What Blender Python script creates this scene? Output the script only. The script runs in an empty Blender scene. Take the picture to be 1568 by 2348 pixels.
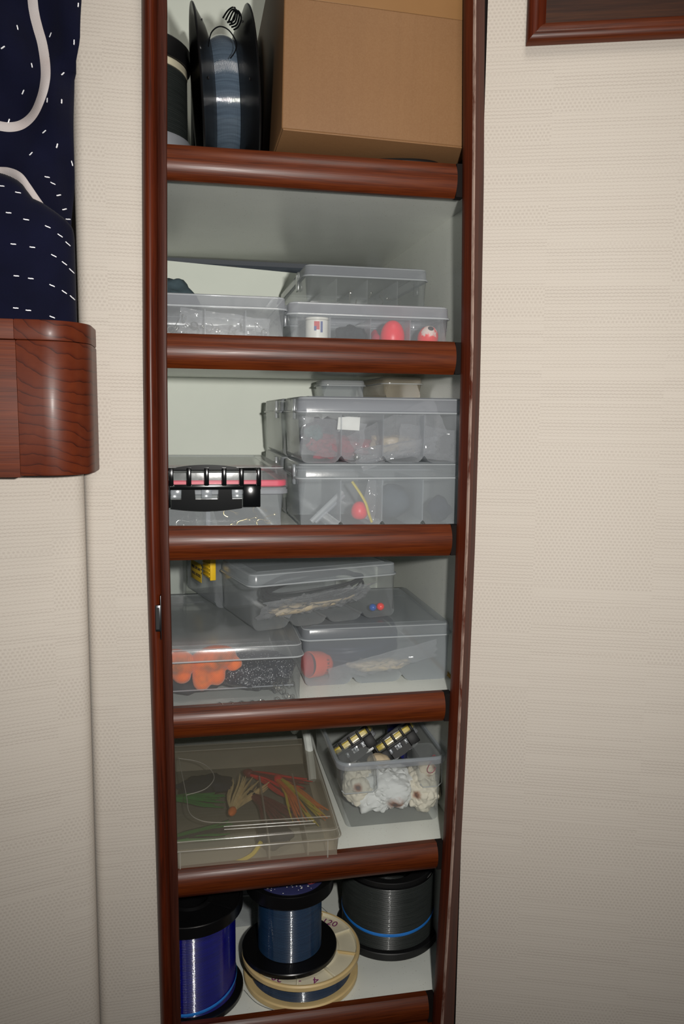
import bpy, bmesh, math, random
from mathutils import Vector, Matrix, noise
random.seed(7)
PI = math.pi
Z0 = 1.40                      # camera height above the cabin sole
sc = bpy.context.scene
COL = sc.collection

# ------------------------------------------------------------------ camera, light, exposure
cam_d = bpy.data.cameras.new('camera'); cam = bpy.data.objects.new('camera', cam_d); COL.objects.link(cam)
cam_d.sensor_fit = 'VERTICAL'; cam_d.sensor_height = 36.0; cam_d.lens = 1800.0 / 2348.0 * 36.0
cam_d.clip_start = 0.02
yaw, pitch, roll = 0.19773, -0.12423, 0.01124
fwd = Vector((math.sin(yaw)*math.cos(pitch), math.cos(yaw)*math.cos(pitch), math.sin(pitch)))
rgt = Vector((math.cos(yaw), -math.sin(yaw), 0)); upv = rgt.cross(fwd)
r2 = rgt*math.cos(roll) + upv*math.sin(roll); u2 = upv*math.cos(roll) - rgt*math.sin(roll)
m = Matrix((r2, u2, -fwd)).transposed().to_4x4(); m.translation = Vector((0.02095, -1.12156, Z0))
cam.matrix_world = m
sc.camera = cam

w = bpy.data.worlds.new('cabin_ambient'); sc.world = w; w.use_nodes = True
w.node_tree.nodes['Background'].inputs[0].default_value = (0.9, 0.95, 1.0, 1)
w.node_tree.nodes['Background'].inputs[1].default_value = 0.075

fl = bpy.data.lights.new('camera_flash', 'SPOT'); fl.energy = 63; fl.spot_size = math.radians(124); fl.spot_blend = 1.0; fl.shadow_soft_size = 0.018
fl.color = (1.0, 0.97, 0.92)
flo = bpy.data.objects.new('camera_flash', fl); COL.objects.link(flo); flo.location = (0.138, -1.13, Z0 + 0.045)
flo.rotation_euler = (Vector((0.36, 0.0, 0.0)) - Vector((0.138, -1.13, 0.045))).to_track_quat('-Z', 'Y').to_euler()
al = bpy.data.lights.new('cabin_ceiling_lamp', 'AREA'); al.energy = 3.5; al.size = 0.35; al.color = (1.0, 0.93, 0.84)
alo = bpy.data.objects.new('cabin_ceiling_lamp', al); COL.objects.link(alo); alo.location = (0.35, -0.55, Z0 + 1.15)
alo.rotation_euler = (Vector((0.25, 0, 0.1)) - Vector((0.35, -0.55, 1.15))).to_track_quat('-Z', 'Y').to_euler()

sc.view_settings.view_transform = 'Standard'; sc.view_settings.look = 'None'
sc.view_settings.exposure = 0.0; sc.view_settings.gamma = 1.0; sc.view_settings.use_curve_mapping = False
sc.cycles.transparent_max_bounces = 24
sc.cycles.max_bounces = 6
sc.cycles.diffuse_bounces = 3
sc.cycles.glossy_bounces = 3
sc.cycles.caustics_reflective = False; sc.cycles.caustics_refractive = False

# ------------------------------------------------------------------ materials
def lin(r, g, b):
    f = lambda c: (c/255/12.92 if c/255 <= 0.04045 else ((c/255+0.055)/1.055)**2.4)
    return (f(r), f(g), f(b), 1)
class NT:
    def __init__(s, name):
        s.m = bpy.data.materials.new(name); s.m.use_nodes = True; s.t = s.m.node_tree
        s.t.nodes.clear(); s.out = s.n('ShaderNodeOutputMaterial')
    def n(s, typ, **kw):
        nd = s.t.nodes.new(typ)
        for k, v in kw.items(): setattr(nd, k, v)
        return nd
    def l(s, a, b): s.t.links.new(a, b)
    def val(s, inp, v):
        if hasattr(v, 'is_linked'): s.l(v, inp)
        else: inp.default_value = v
    def math(s, op, a, b=0.0, c=0.0, clamp=False):
        nd = s.n('ShaderNodeMath', operation=op, use_clamp=clamp)
        s.val(nd.inputs[0], a); s.val(nd.inputs[1], b)
        if op in ('MULTIPLY_ADD', 'SMOOTH_MIN', 'WRAP', 'COMPARE'): s.val(nd.inputs[2], c)
        return nd.outputs[0]
    def mix(s, f, a, b, blend='MIX'):
        nd = s.n('ShaderNodeMix', data_type='RGBA', blend_type=blend)
        s.val(nd.inputs[0], f); s.val(nd.inputs[6], a); s.val(nd.inputs[7], b)
        return nd.outputs[2]
    def ramp(s, f, stops):
        nd = s.n('ShaderNodeValToRGB'); e = nd.color_ramp.elements
        e[0].position, e[0].color = stops[0]; e[1].position, e[1].color = stops[-1]
        for p, c in stops[1:-1]:
            k = e.new(p); k.color = c
        s.l(f, nd.inputs[0]); return nd.outputs[0]
    def obj(s): return s.n('ShaderNodeTexCoord').outputs['Object']
    def mapping(s, vec, scale=(1, 1, 1), loc=(0, 0, 0), rot=(0, 0, 0)):
        nd = s.n('ShaderNodeMapping'); nd.inputs['Scale'].default_value = scale
        nd.inputs['Location'].default_value = loc; nd.inputs['Rotation'].default_value = rot
        s.l(vec, nd.inputs[0]); return nd.outputs[0]
    def noise(s, vec, scale, detail=2.0, rough=0.5, dist=0.0):
        nd = s.n('ShaderNodeTexNoise'); nd.inputs['Scale'].default_value = scale
        nd.inputs['Detail'].default_value = detail; nd.inputs['Roughness'].default_value = rough
        nd.inputs['Distortion'].default_value = dist
        s.l(vec, nd.inputs['Vector']); return nd.outputs['Fac']
    def bsdf(s, color, rough=0.5, spec=0.5, coat=0.0, metal=0.0, bump=None, bstr=0.2, bdist=0.001, sheen=0.0, coat_r=0.1, link=True, aniso=0.0):
        b = s.n('ShaderNodeBsdfPrincipled')
        s.val(b.inputs['Base Color'], color); s.val(b.inputs['Roughness'], rough)
        b.inputs['Specular IOR Level'].default_value = spec; b.inputs['Metallic'].default_value = metal
        b.inputs['Coat Weight'].default_value = coat; b.inputs['Coat Roughness'].default_value = coat_r
        if sheen: b.inputs['Sheen Weight'].default_value = sheen
        if bump is not None:
            bp = s.n('ShaderNodeBump'); bp.inputs['Strength'].default_value = bstr; bp.inputs['Distance'].default_value = bdist
            s.l(bump, bp.inputs['Height']); s.l(bp.outputs[0], b.inputs['Normal'])
            if coat: s.l(bp.outputs[0], b.inputs['Coat Normal'])
        if link: s.l(b.outputs[0], s.out.inputs['Surface'])
        return b
M = {}
def simple(key, rgb, rough=0.5, spec=0.5, coat=0.0, metal=0.0, nscale=0, namp=0.15, bump=0.0):
    t = NT(key); c = lin(*rgb)
    o = t.obj(); nf = t.noise(o, nscale or 60, 3)
    d = tuple(x*(1-namp) for x in c[:3]) + (1,); l = tuple(min(1, x*(1+namp)) for x in c[:3]) + (1,)
    t.bsdf(t.mix(nf, d, l), rough, spec, coat, metal, bump=nf if bump else None, bstr=bump, bdist=0.002)
    M[key] = t.m; return t.m

def wood(key, axis, dark, mid, light, rough=0.40, coat=0.05, fine=1.0, ring=False):
    t = NT(key); o = t.obj()
    sc_ = [58, 58, 58]; sc_[axis] = 3.2
    sf = [520*fine]*3; sf[axis] = 16.0
    if ring:
        # end-grain growth arcs around a pith above and to the left
        mp = t.mapping(o, (1, 1, 1), loc=(0.075, 0.0, -0.17))
        sx = t.n('ShaderNodeSeparateXYZ'); t.l(mp, sx.inputs[0])
        wob = t.noise(o, 18, 3)
        rr = t.math('SQRT', t.math('ADD', t.math('POWER', t.math('MULTIPLY', sx.outputs[0], 0.8), 2.0), t.math('POWER', sx.outputs[2], 2.0)))
        rr = t.math('MULTIPLY_ADD', wob, 0.03, rr)
        s1 = t.math('FRACT', t.math('MULTIPLY', t.math('POWER', rr, 1.25), 95))
        line = t.math('POWER', s1, 7.0)
        n1 = t.noise(t.mapping(o, (60, 60, 60)), 1.0, 4)
        f = t.math('SUBTRACT', t.math('MULTIPLY_ADD', n1, 0.3, 0.5), t.math('MULTIPLY', line, 0.32), clamp=True)
    else:
        n1 = t.noise(t.mapping(o, sc_), 1.0, 4, 0.6, 0.6)
        n2 = t.noise(t.mapping(o, sf), 1.0, 3, 0.6)
        f = t.math('ADD', t.math('MULTIPLY', n1, 0.55), t.math('MULTIPLY', n2, 0.45), clamp=True)
    col = t.ramp(f, [(0.30, lin(*dark)), (0.5, lin(*mid)), (0.74, lin(*light))])
    pores = t.noise(t.mapping(o, [x*1.0 for x in sf]), 1.0, 2)
    t.bsdf(col, rough, 0.26, coat, bump=pores, bstr=0.04 if ring else 0.2, bdist=0.0006, coat_r=0.2)
    M[key] = t.m
wood('wood_h', 0, (34, 10, 2), (82, 33, 9), (107, 49, 15))
wood('wood_v', 2, (36, 9, 2), (76, 26, 7), (98, 39, 12))
wood('wood_strip', 2, (43, 17, 11), (66, 31, 21), (81, 41, 29), rough=0.45, coat=0.08)
wood('wood_panel', 0, (26, 13, 8), (48, 25, 14), (71, 40, 21), rough=0.6, coat=0.0)
wood('wood_rings', 0, (30, 9, 3), (73, 25, 8), (92, 37, 13), ring=True, coat=0.05, rough=0.42)
wood('wood_shelf', 0, (40, 11, 3), (86, 33, 9), (110, 48, 15), coat=0.0, rough=0.55)
simple('gap_shade_jamb', (14, 7, 5), 0.8, 0.2)  # near-black, shared by the painted shade in the rail gaps and the jambs

# worn right stile: pale rubbed arris
t = NT('wood_worn'); o = t.obj()
n1 = t.noise(t.mapping(o, (38, 38, 1.6)), 1.0, 4, 0.6, 0.6); n2 = t.noise(t.mapping(o, (260, 260, 5)), 1.0, 3)
col = t.ramp(t.math('ADD', t.math('MULTIPLY', n1, 0.62), t.math('MULTIPLY', n2, 0.38)), [(0.3, lin(46, 15, 7)), (0.5, lin(75, 29, 14)), (0.74, lin(95, 41, 20))])
t.bsdf(col, 0.45, 0.2, 0.0)
wear = t.ramp(t.noise(t.mapping(o, (60, 60, 14)), 1.0, 5, 0.7), [(0.36, (0, 0, 0, 1)), (0.56, (1, 1, 1, 1))])
M['wood_plain'] = t.m
t2 = t; t = NT('wood_rub'); o = t.obj()
wear = t.ramp(t.noise(t.mapping(o, (60, 60, 14)), 1.0, 5, 0.7), [(0.36, (0, 0, 0, 1)), (0.56, (1, 1, 1, 1))])
t.bsdf(t.mix(t.math('MULTIPLY', wear, 0.85), lin(76, 30, 13), lin(160, 138, 126)), 0.55, 0.3)
M['wood_rub'] = t.m
M['wood_worn'] = t2.m

# woven wallpaper, laid out in metres along each wall
def wallpaper(key, phase):
    t = NT(key); uv = t.n('ShaderNodeTexCoord').outputs['UV']
    sx = t.n('ShaderNodeSeparateXYZ'); t.l(uv, sx.inputs[0]); u, v = sx.outputs[0], sx.outputs[1]
    colm = t.math('FLOOR', t.math('DIVIDE', t.math('ADD', u, phase), 0.174))
    cx = t.n('ShaderNodeCombineXYZ'); t.l(t.math('MULTIPLY', colm, 7.31), cx.inputs[0]); t.l(t.math('MULTIPLY', v, 6.6), cx.inputs[1])
    blk = t.noise(cx.outputs[0], 1.0, 2.5, 0.6)
    # some bands break off part way across a block
    cx2 = t.n('ShaderNodeCombineXYZ'); t.l(t.math('MULTIPLY', u, 3.0), cx2.inputs[0]); t.l(t.math('MULTIPLY', v, 46.0), cx2.inputs[1])
    brk = t.noise(cx2.outputs[0], 1.0, 1.0)
    msk = t.ramp(t.math('MULTIPLY_ADD', t.math('SUBTRACT', brk, 0.5), 0.30, blk), [(0.485, (0, 0, 0, 1)), (0.515, (1, 1, 1, 1))])
    wv = t.noise(t.mapping(uv, (40, 8, 1)), 1.0, 2)
    row = t.math('DIVIDE', t.math('MULTIPLY_ADD', wv, 0.0010, v), 0.0048); ri = t.math('FLOOR', row)
    cr = t.math('COSINE', t.math('MULTIPLY', row, 2*PI))
    wn = t.n('ShaderNodeTexWhiteNoise', noise_dimensions='2D'); cw = t.n('ShaderNodeCombineXYZ'); t.l(ri, cw.inputs[0]); t.l(colm, cw.inputs[1]); t.l(cw.outputs[0], wn.inputs['Vector'])
    jit = t.noise(t.mapping(uv, (120, 120, 1)), 1.0, 2)
    uu = t.math('ADD', t.math('MULTIPLY_ADD', jit, 0.7, t.math('DIVIDE', u, 0.0058)), t.math('MULTIPLY', t.math('MODULO', ri, 2.0), 0.5))
    cu = t.math('COSINE', t.math('MULTIPLY', uu, 2*PI))
    dots = t.math('MULTIPLY', t.math('MULTIPLY_ADD', cu, 0.5, 0.5), t.math('MULTIPLY_ADD', cr, -0.5, 0.5))
    dots = t.math('POWER', dots, 0.6)
    bead = t.math('MULTIPLY_ADD', cu, 0.30, 0.70)
    lines = t.math('MULTIPLY', t.math('POWER', t.math('MULTIPLY_ADD', cr, 0.5, 0.5), 1.1), t.math('MULTIPLY', bead, t.math('MULTIPLY_ADD', wn.outputs[0], 0.75, 0.4)))
    fine = t.noise(t.mapping(uv, (900, 1500, 1)), 1.0, 2)
    big = t.noise(t.mapping(uv, (9, 5, 1)), 1.0, 2)
    sel = t.n('ShaderNodeMix', data_type='FLOAT'); t.l(msk, sel.inputs[0]); t.l(t.math('MULTIPLY', dots, 0.82), sel.inputs[2]); t.l(lines, sel.inputs[3])
    k = t.math('ADD', t.math('MULTIPLY', sel.outputs[0], 0.62), t.math('MULTIPLY', t.math('SUBTRACT', fine, 0.5), 1.2), clamp=True)
    c = t.mix(k, lin(195, 187, 177), lin(160, 150, 141))
    c = t.mix(t.math('MULTIPLY', big, 0.18), c, lin(178, 167, 152))
    t.bsdf(c, 0.75, 0.25, bump=t.math('SUBTRACT', 1.0, k), bstr=0.22, bdist=0.0007)
    M[key] = t.m
wallpaper('wallpaper', 0.079); wallpaper('wallpaper_left', 0.0)

# white laminate lining
t = NT('laminate'); o = t.obj(); nf = t.noise(o, 14, 4); sp = t.noise(o, 420, 1)
c = t.mix(nf, lin(214, 217, 210), lin(227, 230, 222))
c = t.mix(t.ramp(sp, [(0.72, (0, 0, 0, 1)), (0.76, (1, 1, 1, 1))]), c, lin(150, 140, 125))
t.bsdf(c, 0.3, 0.4, bump=t.noise(o, 6, 2), bstr=0.25, bdist=0.004); M['laminate'] = t.m
t = NT('liner'); o = t.obj(); t.bsdf(t.mix(t.noise(o, 10, 4), lin(226, 232, 221), lin(238, 243, 232)), 0.55, 0.25, bump=t.noise(t.mapping(o, (8, 8, 120)), 1.0, 3), bstr=0.1, bdist=0.002); M['liner'] = t.m
simple('void_grey', (70, 78, 86), 0.8)

# cardboard
t = NT('cardboard'); o = t.obj(); nf = t.noise(o, 9, 4); fl_ = t.noise(t.mapping(o, (150, 150, 2)), 1.0, 2); fi = t.noise(o, 500, 2)
c = t.mix(nf, lin(113, 78, 48), lin(132, 96, 61)); c = t.mix(t.math('MULTIPLY', fl_, 0.35), c, lin(102, 69, 41))
t.bsdf(t.mix(t.math('MULTIPLY', fi, 0.3), c, lin(152, 120, 86)), 0.62, 0.3, bump=fl_, bstr=0.1, bdist=0.001); M['cardboard'] = t.m

# see-through plastics
def plastic(key, rgb, opac, edge=0.45, haze=0.25, tint=(1, 1, 1), rough=0.18, clouds=0.0):
    t = NT(key); o = t.obj()
    lw = t.n('ShaderNodeLayerWeight'); lw.inputs['Blend'].default_value = 0.35
    f = t.math('MULTIPLY_ADD', t.math('POWER', lw.outputs['Facing'], 2.0), edge, opac, clamp=True)
    nf = t.noise(o, 22, 4)
    f = t.math('ADD', f, t.math('MULTIPLY', t.math('SUBTRACT', nf, 0.5), clouds), clamp=True)
    df = t.n('ShaderNodeBsdfDiffuse'); df.inputs[0].default_value = lin(*rgb)
    tl = t.n('ShaderNodeBsdfTranslucent'); tl.inputs[0].default_value = lin(*rgb)
    ms = t.n('ShaderNodeMixShader'); ms.inputs[0].default_value = 0.45; t.l(df.outputs[0], ms.inputs[1]); t.l(tl.outputs[0], ms.inputs[2])
    tr = t.n('ShaderNodeBsdfTransparent'); tr.inputs[0].default_value = (*tint, 1)
    m1 = t.n('ShaderNodeMixShader'); t.l(f, m1.inputs[0]); t.l(tr.outputs[0], m1.inputs[1]); t.l(ms.outputs[0], m1.inputs[2])
    gl = t.n('ShaderNodeBsdfGlossy'); gl.inputs['Roughness'].default_value = rough
    bp = t.n('ShaderNodeBump'); bp.inputs['Strength'].default_value = 0.04; bp.inputs['Distance'].default_value = 0.002
    t.l(t.noise(o, 90, 2), bp.inputs['Height']); t.l(bp.outputs[0], gl.inputs['Normal'])
    lf = t.n('ShaderNodeLayerWeight'); lf.inputs['Blend'].default_value = 0.5
    frs = t.math('MULTIPLY_ADD', t.math('POWER', lf.outputs['Facing'], 5.0), 0.7, 0.035, clamp=True)
    m2 = t.n('ShaderNodeMixShader'); t.l(frs, m2.inputs[0]); t.l(m1.outputs[0], m2.inputs[1]); t.l(gl.outputs[0], m2.inputs[2])
    t.l(m2.outputs[0], t.out.inputs['Surface']); M[key] = t.m
plastic('pp_clear', (214, 218, 220), 0.15, 0.40, tint=(.97, .98, .98))
plastic('pp_grey', (206, 211, 216), 0.26, 0.45, tint=(.95, .96, .97), clouds=0.08)
plastic('pp_milky', (214, 221, 226), 0.36, 0.45, tint=(.96, .97, .98))
plastic('pp_rim', (218, 222, 230), 0.38, 0.45, tint=(.96, .97, .98))
plastic('pp_hazy', (176, 168, 150), 0.36, 0.22, tint=(.97, .97, .95), clouds=0.10)
plastic('pp_hazy_rim', (226, 222, 212), 0.45, 0.4, tint=(.94, .93, .91))
plastic('pp_tan', (216, 206, 186), 0.40, 0.4, tint=(.93, .9, .86))
plastic('pp_edge', (226, 230, 232), 0.62, 0.3, tint=(.97, .98, .98), rough=0.12)
plastic('bag_film', (222, 224, 228), 0.20, 0.85, rough=0.07)

def line_mat(key, c0, c1, rough=0.3, spec=0.25, coat=1.0):
    t = NT(key); o = t.obj()
    nf = t.noise(t.mapping(o, (18, 18, 500)), 1.0, 3)
    lw = t.n('ShaderNodeLayerWeight'); lw.inputs['Blend'].default_value = 0.4
    c = t.mix(nf, lin(*c0), lin(*c1))
    t.bsdf(c, rough, spec, coat, bump=t.noise(t.mapping(o, (260, 260, 700)), 1.0, 2), bstr=0.2, bdist=0.0004, coat_r=0.07)
    t.t.nodes['Principled BSDF'].inputs['IOR'].default_value = 1.5; t.t.nodes['Principled BSDF'].inputs['Coat IOR'].default_value = 2.1
    M[key] = t.m
line_mat('line_blue', (2, 2, 50), (6, 7, 138)); line_mat('line_steel', (10, 28, 52), (34, 64, 94)); line_mat('line_clear', (40, 52, 66), (96, 112, 128))
line_mat('line_braid', (22, 26, 26), (58, 62, 60), rough=0.34, spec=0.4, coat=0.05); line_mat('line_navy', (12, 20, 40), (30, 44, 72), rough=0.3, coat=0.1)
simple('black_satin', (9, 9, 10), 0.5, 0.25); simple('black_plastic', (14, 14, 15), 0.28, 0.5); simple('black_matte', (16, 16, 17), 0.5)
simple('black_gloss', (7, 8, 9), 0.15, 0.4)
simple('dark_grey', (52, 54, 56), 0.45); simple('grey_plastic', (150, 152, 158), 0.4); simple('dark_chrome', (96, 96, 98), 0.3, metal=1.0); simple('silver', (190, 192, 196), 0.3, metal=1.0)
simple('steel', (200, 198, 190), 0.22, metal=1.0); simple('brass', (214, 190, 130), 0.25, metal=1.0)
simple('cream_plastic', (214, 206, 180), 0.4, 0.4, nscale=18, namp=0.2); simple('cream_rim', (206, 180, 128), 0.45, 0.4, nscale=25, namp=0.2)
simple('red_seal', (214, 52, 84), 0.4); simple('yellow_seal', (212, 186, 70), 0.4); simple('yellow_clip', (232, 190, 34), 0.45)
simple('float_red', (255, 8, 40), 0.38, nscale=120, namp=0.2); simple('hole_black', (10, 8, 8), 0.6)
simple('white_jar', (222, 220, 210), 0.4); simple('paper_white', (222, 222, 216), 0.8); simple('print_red', (196, 70, 70), 0.7); simple('print_blue', (70, 84, 140), 0.7)
simple('label_yellow', (214, 178, 44), 0.7); simple('ink_black', (34, 30, 26), 0.8); simple('ink_purple', (120, 40, 96), 0.7)
simple('orange_rubber', (232, 84, 40), 0.4); simple('orange_inner', (196, 44, 36), 0.4); simple('blue_band', (36, 120, 206), 0.5)
simple('label_navy', (44, 46, 86), 0.5); simple('cord_black', (20, 18, 17), 0.6); simple('cloth_teal', (78, 96, 104), 0.85, nscale=30, namp=0.4, bump=0.4)
simple('skirt_red', (214, 34, 40), 0.4, nscale=80, namp=0.3); simple('skirt_orange', (226, 118, 40), 0.4, nscale=80, namp=0.3); simple('skirt_yellow', (206, 188, 52), 0.4, nscale=80, namp=0.3)
simple('skirt_green', (40, 120, 50), 0.4, nscale=80, namp=0.3); simple('skirt_pale', (224, 200, 150), 0.4, nscale=80, namp=0.3); simple('skirt_maroon', (110, 36, 44), 0.4, nscale=80, namp=0.3)
simple('lure_navy', (30, 36, 52), 0.75, 0.2, nscale=60, namp=0.4); simple('lure_teal', (60, 110, 108), 0.75, 0.2); simple('lure_red', (165, 26, 52), 0.75, 0.2, nscale=60, namp=0.4)
simple('bead_red', (255, 60, 50), 0.3); simple('bead_blue', (40, 90, 170), 0.3); simple('bottle_blue', (34, 38, 110), 0.3); simple('weed_dark', (38, 42, 46), 0.75, 0.2, nscale=90, namp=0.5)
simple('stitch_white', (236, 236, 240), 0.8); simple('tape', (137, 101, 64), 0.3, nscale=12); simple('white_plastic', (216, 220, 214), 0.35); simple('glue', (186, 140, 40), 0.5)
simple('skin_tan', (196, 178, 148), 0.4); simple('mono_line', (90, 92, 92), 0.3)
# navy cotton with a fine twill
t = NT('navy_cloth'); o = t.obj(); tw = t.math('SINE', t.math('MULTIPLY', t.n('ShaderNodeSeparateXYZ').outputs[0], 1.0))
sx = t.n('ShaderNodeSeparateXYZ'); t.l(o, sx.inputs[0]); tw = t.math('SINE', t.math('MULTIPLY', t.math('ADD', sx.outputs[0], sx.outputs[2]), 4200.0))
t.bsdf(t.mix(t.noise(o, 20, 3), lin(8, 9, 24), lin(16, 18, 42)), 0.9, 0.1, bump=tw, bstr=0.3, bdist=0.0004, sheen=0.03); M['navy_cloth'] = t.m
t = NT('cord_print'); o = t.obj(); sx = t.n('ShaderNodeSeparateXYZ'); t.l(o, sx.inputs[0]); tw = t.math('SINE', t.math('MULTIPLY', t.math('ADD', sx.outputs[0], sx.outputs[2]), 3200.0))
t.bsdf(t.mix(t.noise(o, 25, 2), lin(197, 194, 194), lin(180, 164, 159)), 0.85, 0.15, bump=tw, bstr=0.4, bdist=0.0005); M['cord_print'] = t.m
# orange knit
t = NT('orange_knit'); o = t.obj(); sx = t.n('ShaderNodeSeparateXYZ'); t.l(o, sx.inputs[0])
kn = t.math('SINE', t.math('MULTIPLY', t.math('ADD', sx.outputs[0], t.math('MULTIPLY', sx.outputs[2], 0.6)), 2600.0))
c = t.mix(t.noise(o, 40, 4), lin(224, 92, 30), lin(240, 128, 56)); c = t.mix(t.ramp(t.noise(o, 24, 3), [(0.5, (0, 0, 0, 1)), (0.72, (1, 1, 1, 1))]), c, lin(130, 92, 66))
t.bsdf(c, 0.95, 0.1, bump=kn, bstr=0.35, bdist=0.0010, sheen=0.3); M['orange_knit'] = t.m
# speckled float, rust-stained tissue, dark sequin mesh
t = NT('float_mottled'); o = t.obj(); sx = t.n('ShaderNodeSeparateXYZ'); t.l(o, sx.inputs[0])
k = t.ramp(t.math('ADD', t.math('MULTIPLY', sx.outputs[2], 16.0), t.math('MULTIPLY', t.noise(o, 130, 4), 0.55)), [(0.73, (0, 0, 0, 1)), (0.81, (1, 1, 1, 1))])
t.bsdf(t.mix(k, lin(250, 30, 18), lin(236, 214, 204)), 0.4); M['float_mottled'] = t.m
def tissue(key, spots, base0=(222, 218, 204), base1=(238, 236, 226)):
    t = NT(key); o = t.obj(); c = t.mix(t.noise(o, 30, 4), lin(*base0), lin(*base1))
    for (x, y, z, r) in spots:
        vs = t.n('ShaderNodeVectorMath', operation='DISTANCE'); t.l(o, vs.inputs[0]); vs.inputs[1].default_value = (x, y, z)
        d = t.math('ADD', t.math('DIVIDE', vs.outputs['Value'], r), t.math('MULTIPLY', t.math('SUBTRACT', t.noise(o, 90, 3), 0.5), 0.9))
        c = t.mix(t.ramp(d, [(0.35, (1, 1, 1, 1)), (1.0, (0, 0, 0, 1))]), c, lin(150, 84, 36))
        c = t.mix(t.ramp(d, [(0.15, (1, 1, 1, 1)), (0.55, (0, 0, 0, 1))]), c, lin(70, 34, 18))
    t.bsdf(c, 0.95, 0.1, bump=t.noise(o, 160, 4), bstr=0.35, bdist=0.002); M[key] = t.m
t = NT('sequin_mesh'); o = t.obj(); v = t.n('ShaderNodeTexVoronoi'); v.inputs['Scale'].default_value = 470; t.l(o, v.inputs['Vector'])
wn = t.n('ShaderNodeSeparateColor'); t.l(v.outputs['Color'], wn.inputs[0])
sp = t.math('MULTIPLY', t.math('LESS_THAN', v.outputs['Distance'], 0.26), t.math('GREATER_THAN', wn.outputs[0], 0.62))
b = t.bsdf(t.mix(sp, lin(22, 26, 38), lin(230, 232, 236)), 0.35, 0.5, bump=t.noise(o, 220, 3), bstr=0.8, bdist=0.003); M['sequin_mesh'] = t.m

# ------------------------------------------------------------------ builders
def link(o, parent=None):
    COL.objects.link(o)
    if parent is not None: o.parent = parent
    return o
def mesh_obj(name, bm, mat, parent=None, smooth=True, angle=35):
    me = bpy.data.meshes.new(name)
    bmesh.ops.recalc_face_normals(bm, faces=bm.faces)
    if smooth:
        for f in bm.faces: f.smooth = True
        for f in bm.faces:
            if len(f.verts) > 8: f.smooth = False
        ca = math.radians(angle)
        for e in bm.edges:
            if len(e.link_faces) == 2 and e.calc_face_angle(0) > ca: e.smooth = False
    bm.to_mesh(me); bm.free()
    for mm in (mat if isinstance(mat, (list, tuple)) else [mat]): me.materials.append(M[mm])
    return link(bpy.data.objects.new(name, me), parent)
def tag(o, label=None, cat=None, group=None, kind=None):
    if label: o['label'] = label
    if cat: o['category'] = cat
    if group: o['group'] = group
    if kind: o['kind'] = kind
    return o
def thing(name, label, cat, loc=(0, 0, 0), rot=(0, 0, 0), group=None):
    o = bpy.data.objects.new(name, None); o.empty_display_size = 0.02; COL.objects.link(o)
    o.location = loc; o.rotation_euler = rot
    return tag(o, label, cat, group)
def put(o, loc, rot=(0, 0, 0)):
    o.location = loc; o.rotation_euler = rot; return o
def copy_tree(o, parent=None):
    c = o.copy(); COL.objects.link(c); c.parent = parent
    for ch in list(o.children): copy_tree(ch, c)
    return c
def box(bm, x0, x1, y0, y1, z0, z1, bev=0.0, seg=2, mat=0):
    r = bmesh.ops.create_cube(bm, size=1.0)
    vs = r['verts']
    for v in vs:
        v.co = Vector(((x0+x1)/2 + v.co.x*(x1-x0), (y0+y1)/2 + v.co.y*(y1-y0), (z0+z1)/2 + v.co.z*(z1-z0)))
    fs = set(f for v in vs for f in v.link_faces)
    if bev:
        es = set(e for v in vs for e in v.link_edges)
        rr = bmesh.ops.bevel(bm, geom=list(es), offset=bev, segments=seg, affect='EDGES', profile=0.5)
        fs = set(rr['faces']) | set(f for f in fs if f.is_valid)
    for f in fs:
        if f.is_valid: f.material_index = mat
def newbox(name, mat, parent, x0, x1, y0, y1, z0, z1, bev=0.0, seg=2):
    bm = bmesh.new(); box(bm, x0, x1, y0, y1, z0, z1, bev, seg); return mesh_obj(name, bm, mat, parent)
def rrect(w, d, r, n=4):
    r = max(0.0005, min(r, w/2-1e-4, d/2-1e-4)); pts = []
    for cx, cy, a0 in ((w/2-r, d/2-r, 0), (-w/2+r, d/2-r, PI/2), (-w/2+r, -d/2+r, PI), (w/2-r, -d/2+r, 1.5*PI)):
        for i in range(n+1):
            a = a0 + PI/2*i/n; pts.append((cx + r*math.cos(a), cy + r*math.sin(a)))
    return pts
def loft(bm, rings, cap0=False, cap1=False, closed=True, mats=None):
    vr = [[bm.verts.new(p) for p in ring] for ring in rings]
    n = len(vr[0])
    for k in range(len(vr)-1):
        for i in range(n if closed else n-1):
            f = bm.faces.new((vr[k][i], vr[k][(i+1) % n], vr[k+1][(i+1) % n], vr[k+1][i]))
            if mats: f.material_index = mats[k]
    if cap0: bm.faces.new(list(reversed(vr[0])))
    if cap1: bm.faces.new(vr[-1])
    return vr
def lathe(bm, prof, n=48, axis='z', cap=True, c=(0, 0, 0)):
    rings = []
    for r, h in prof:
        ring = []
        for i in range(n):
            a = 2*PI*i/n; x, y = r*math.cos(a), r*math.sin(a)
            p = (x, y, h) if axis == 'z' else ((h, x, y) if axis == 'x' else (x, h, y))
            ring.append((p[0]+c[0], p[1]+c[1], p[2]+c[2]))
        rings.append(ring)
    loft(bm, rings, cap, cap)
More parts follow.
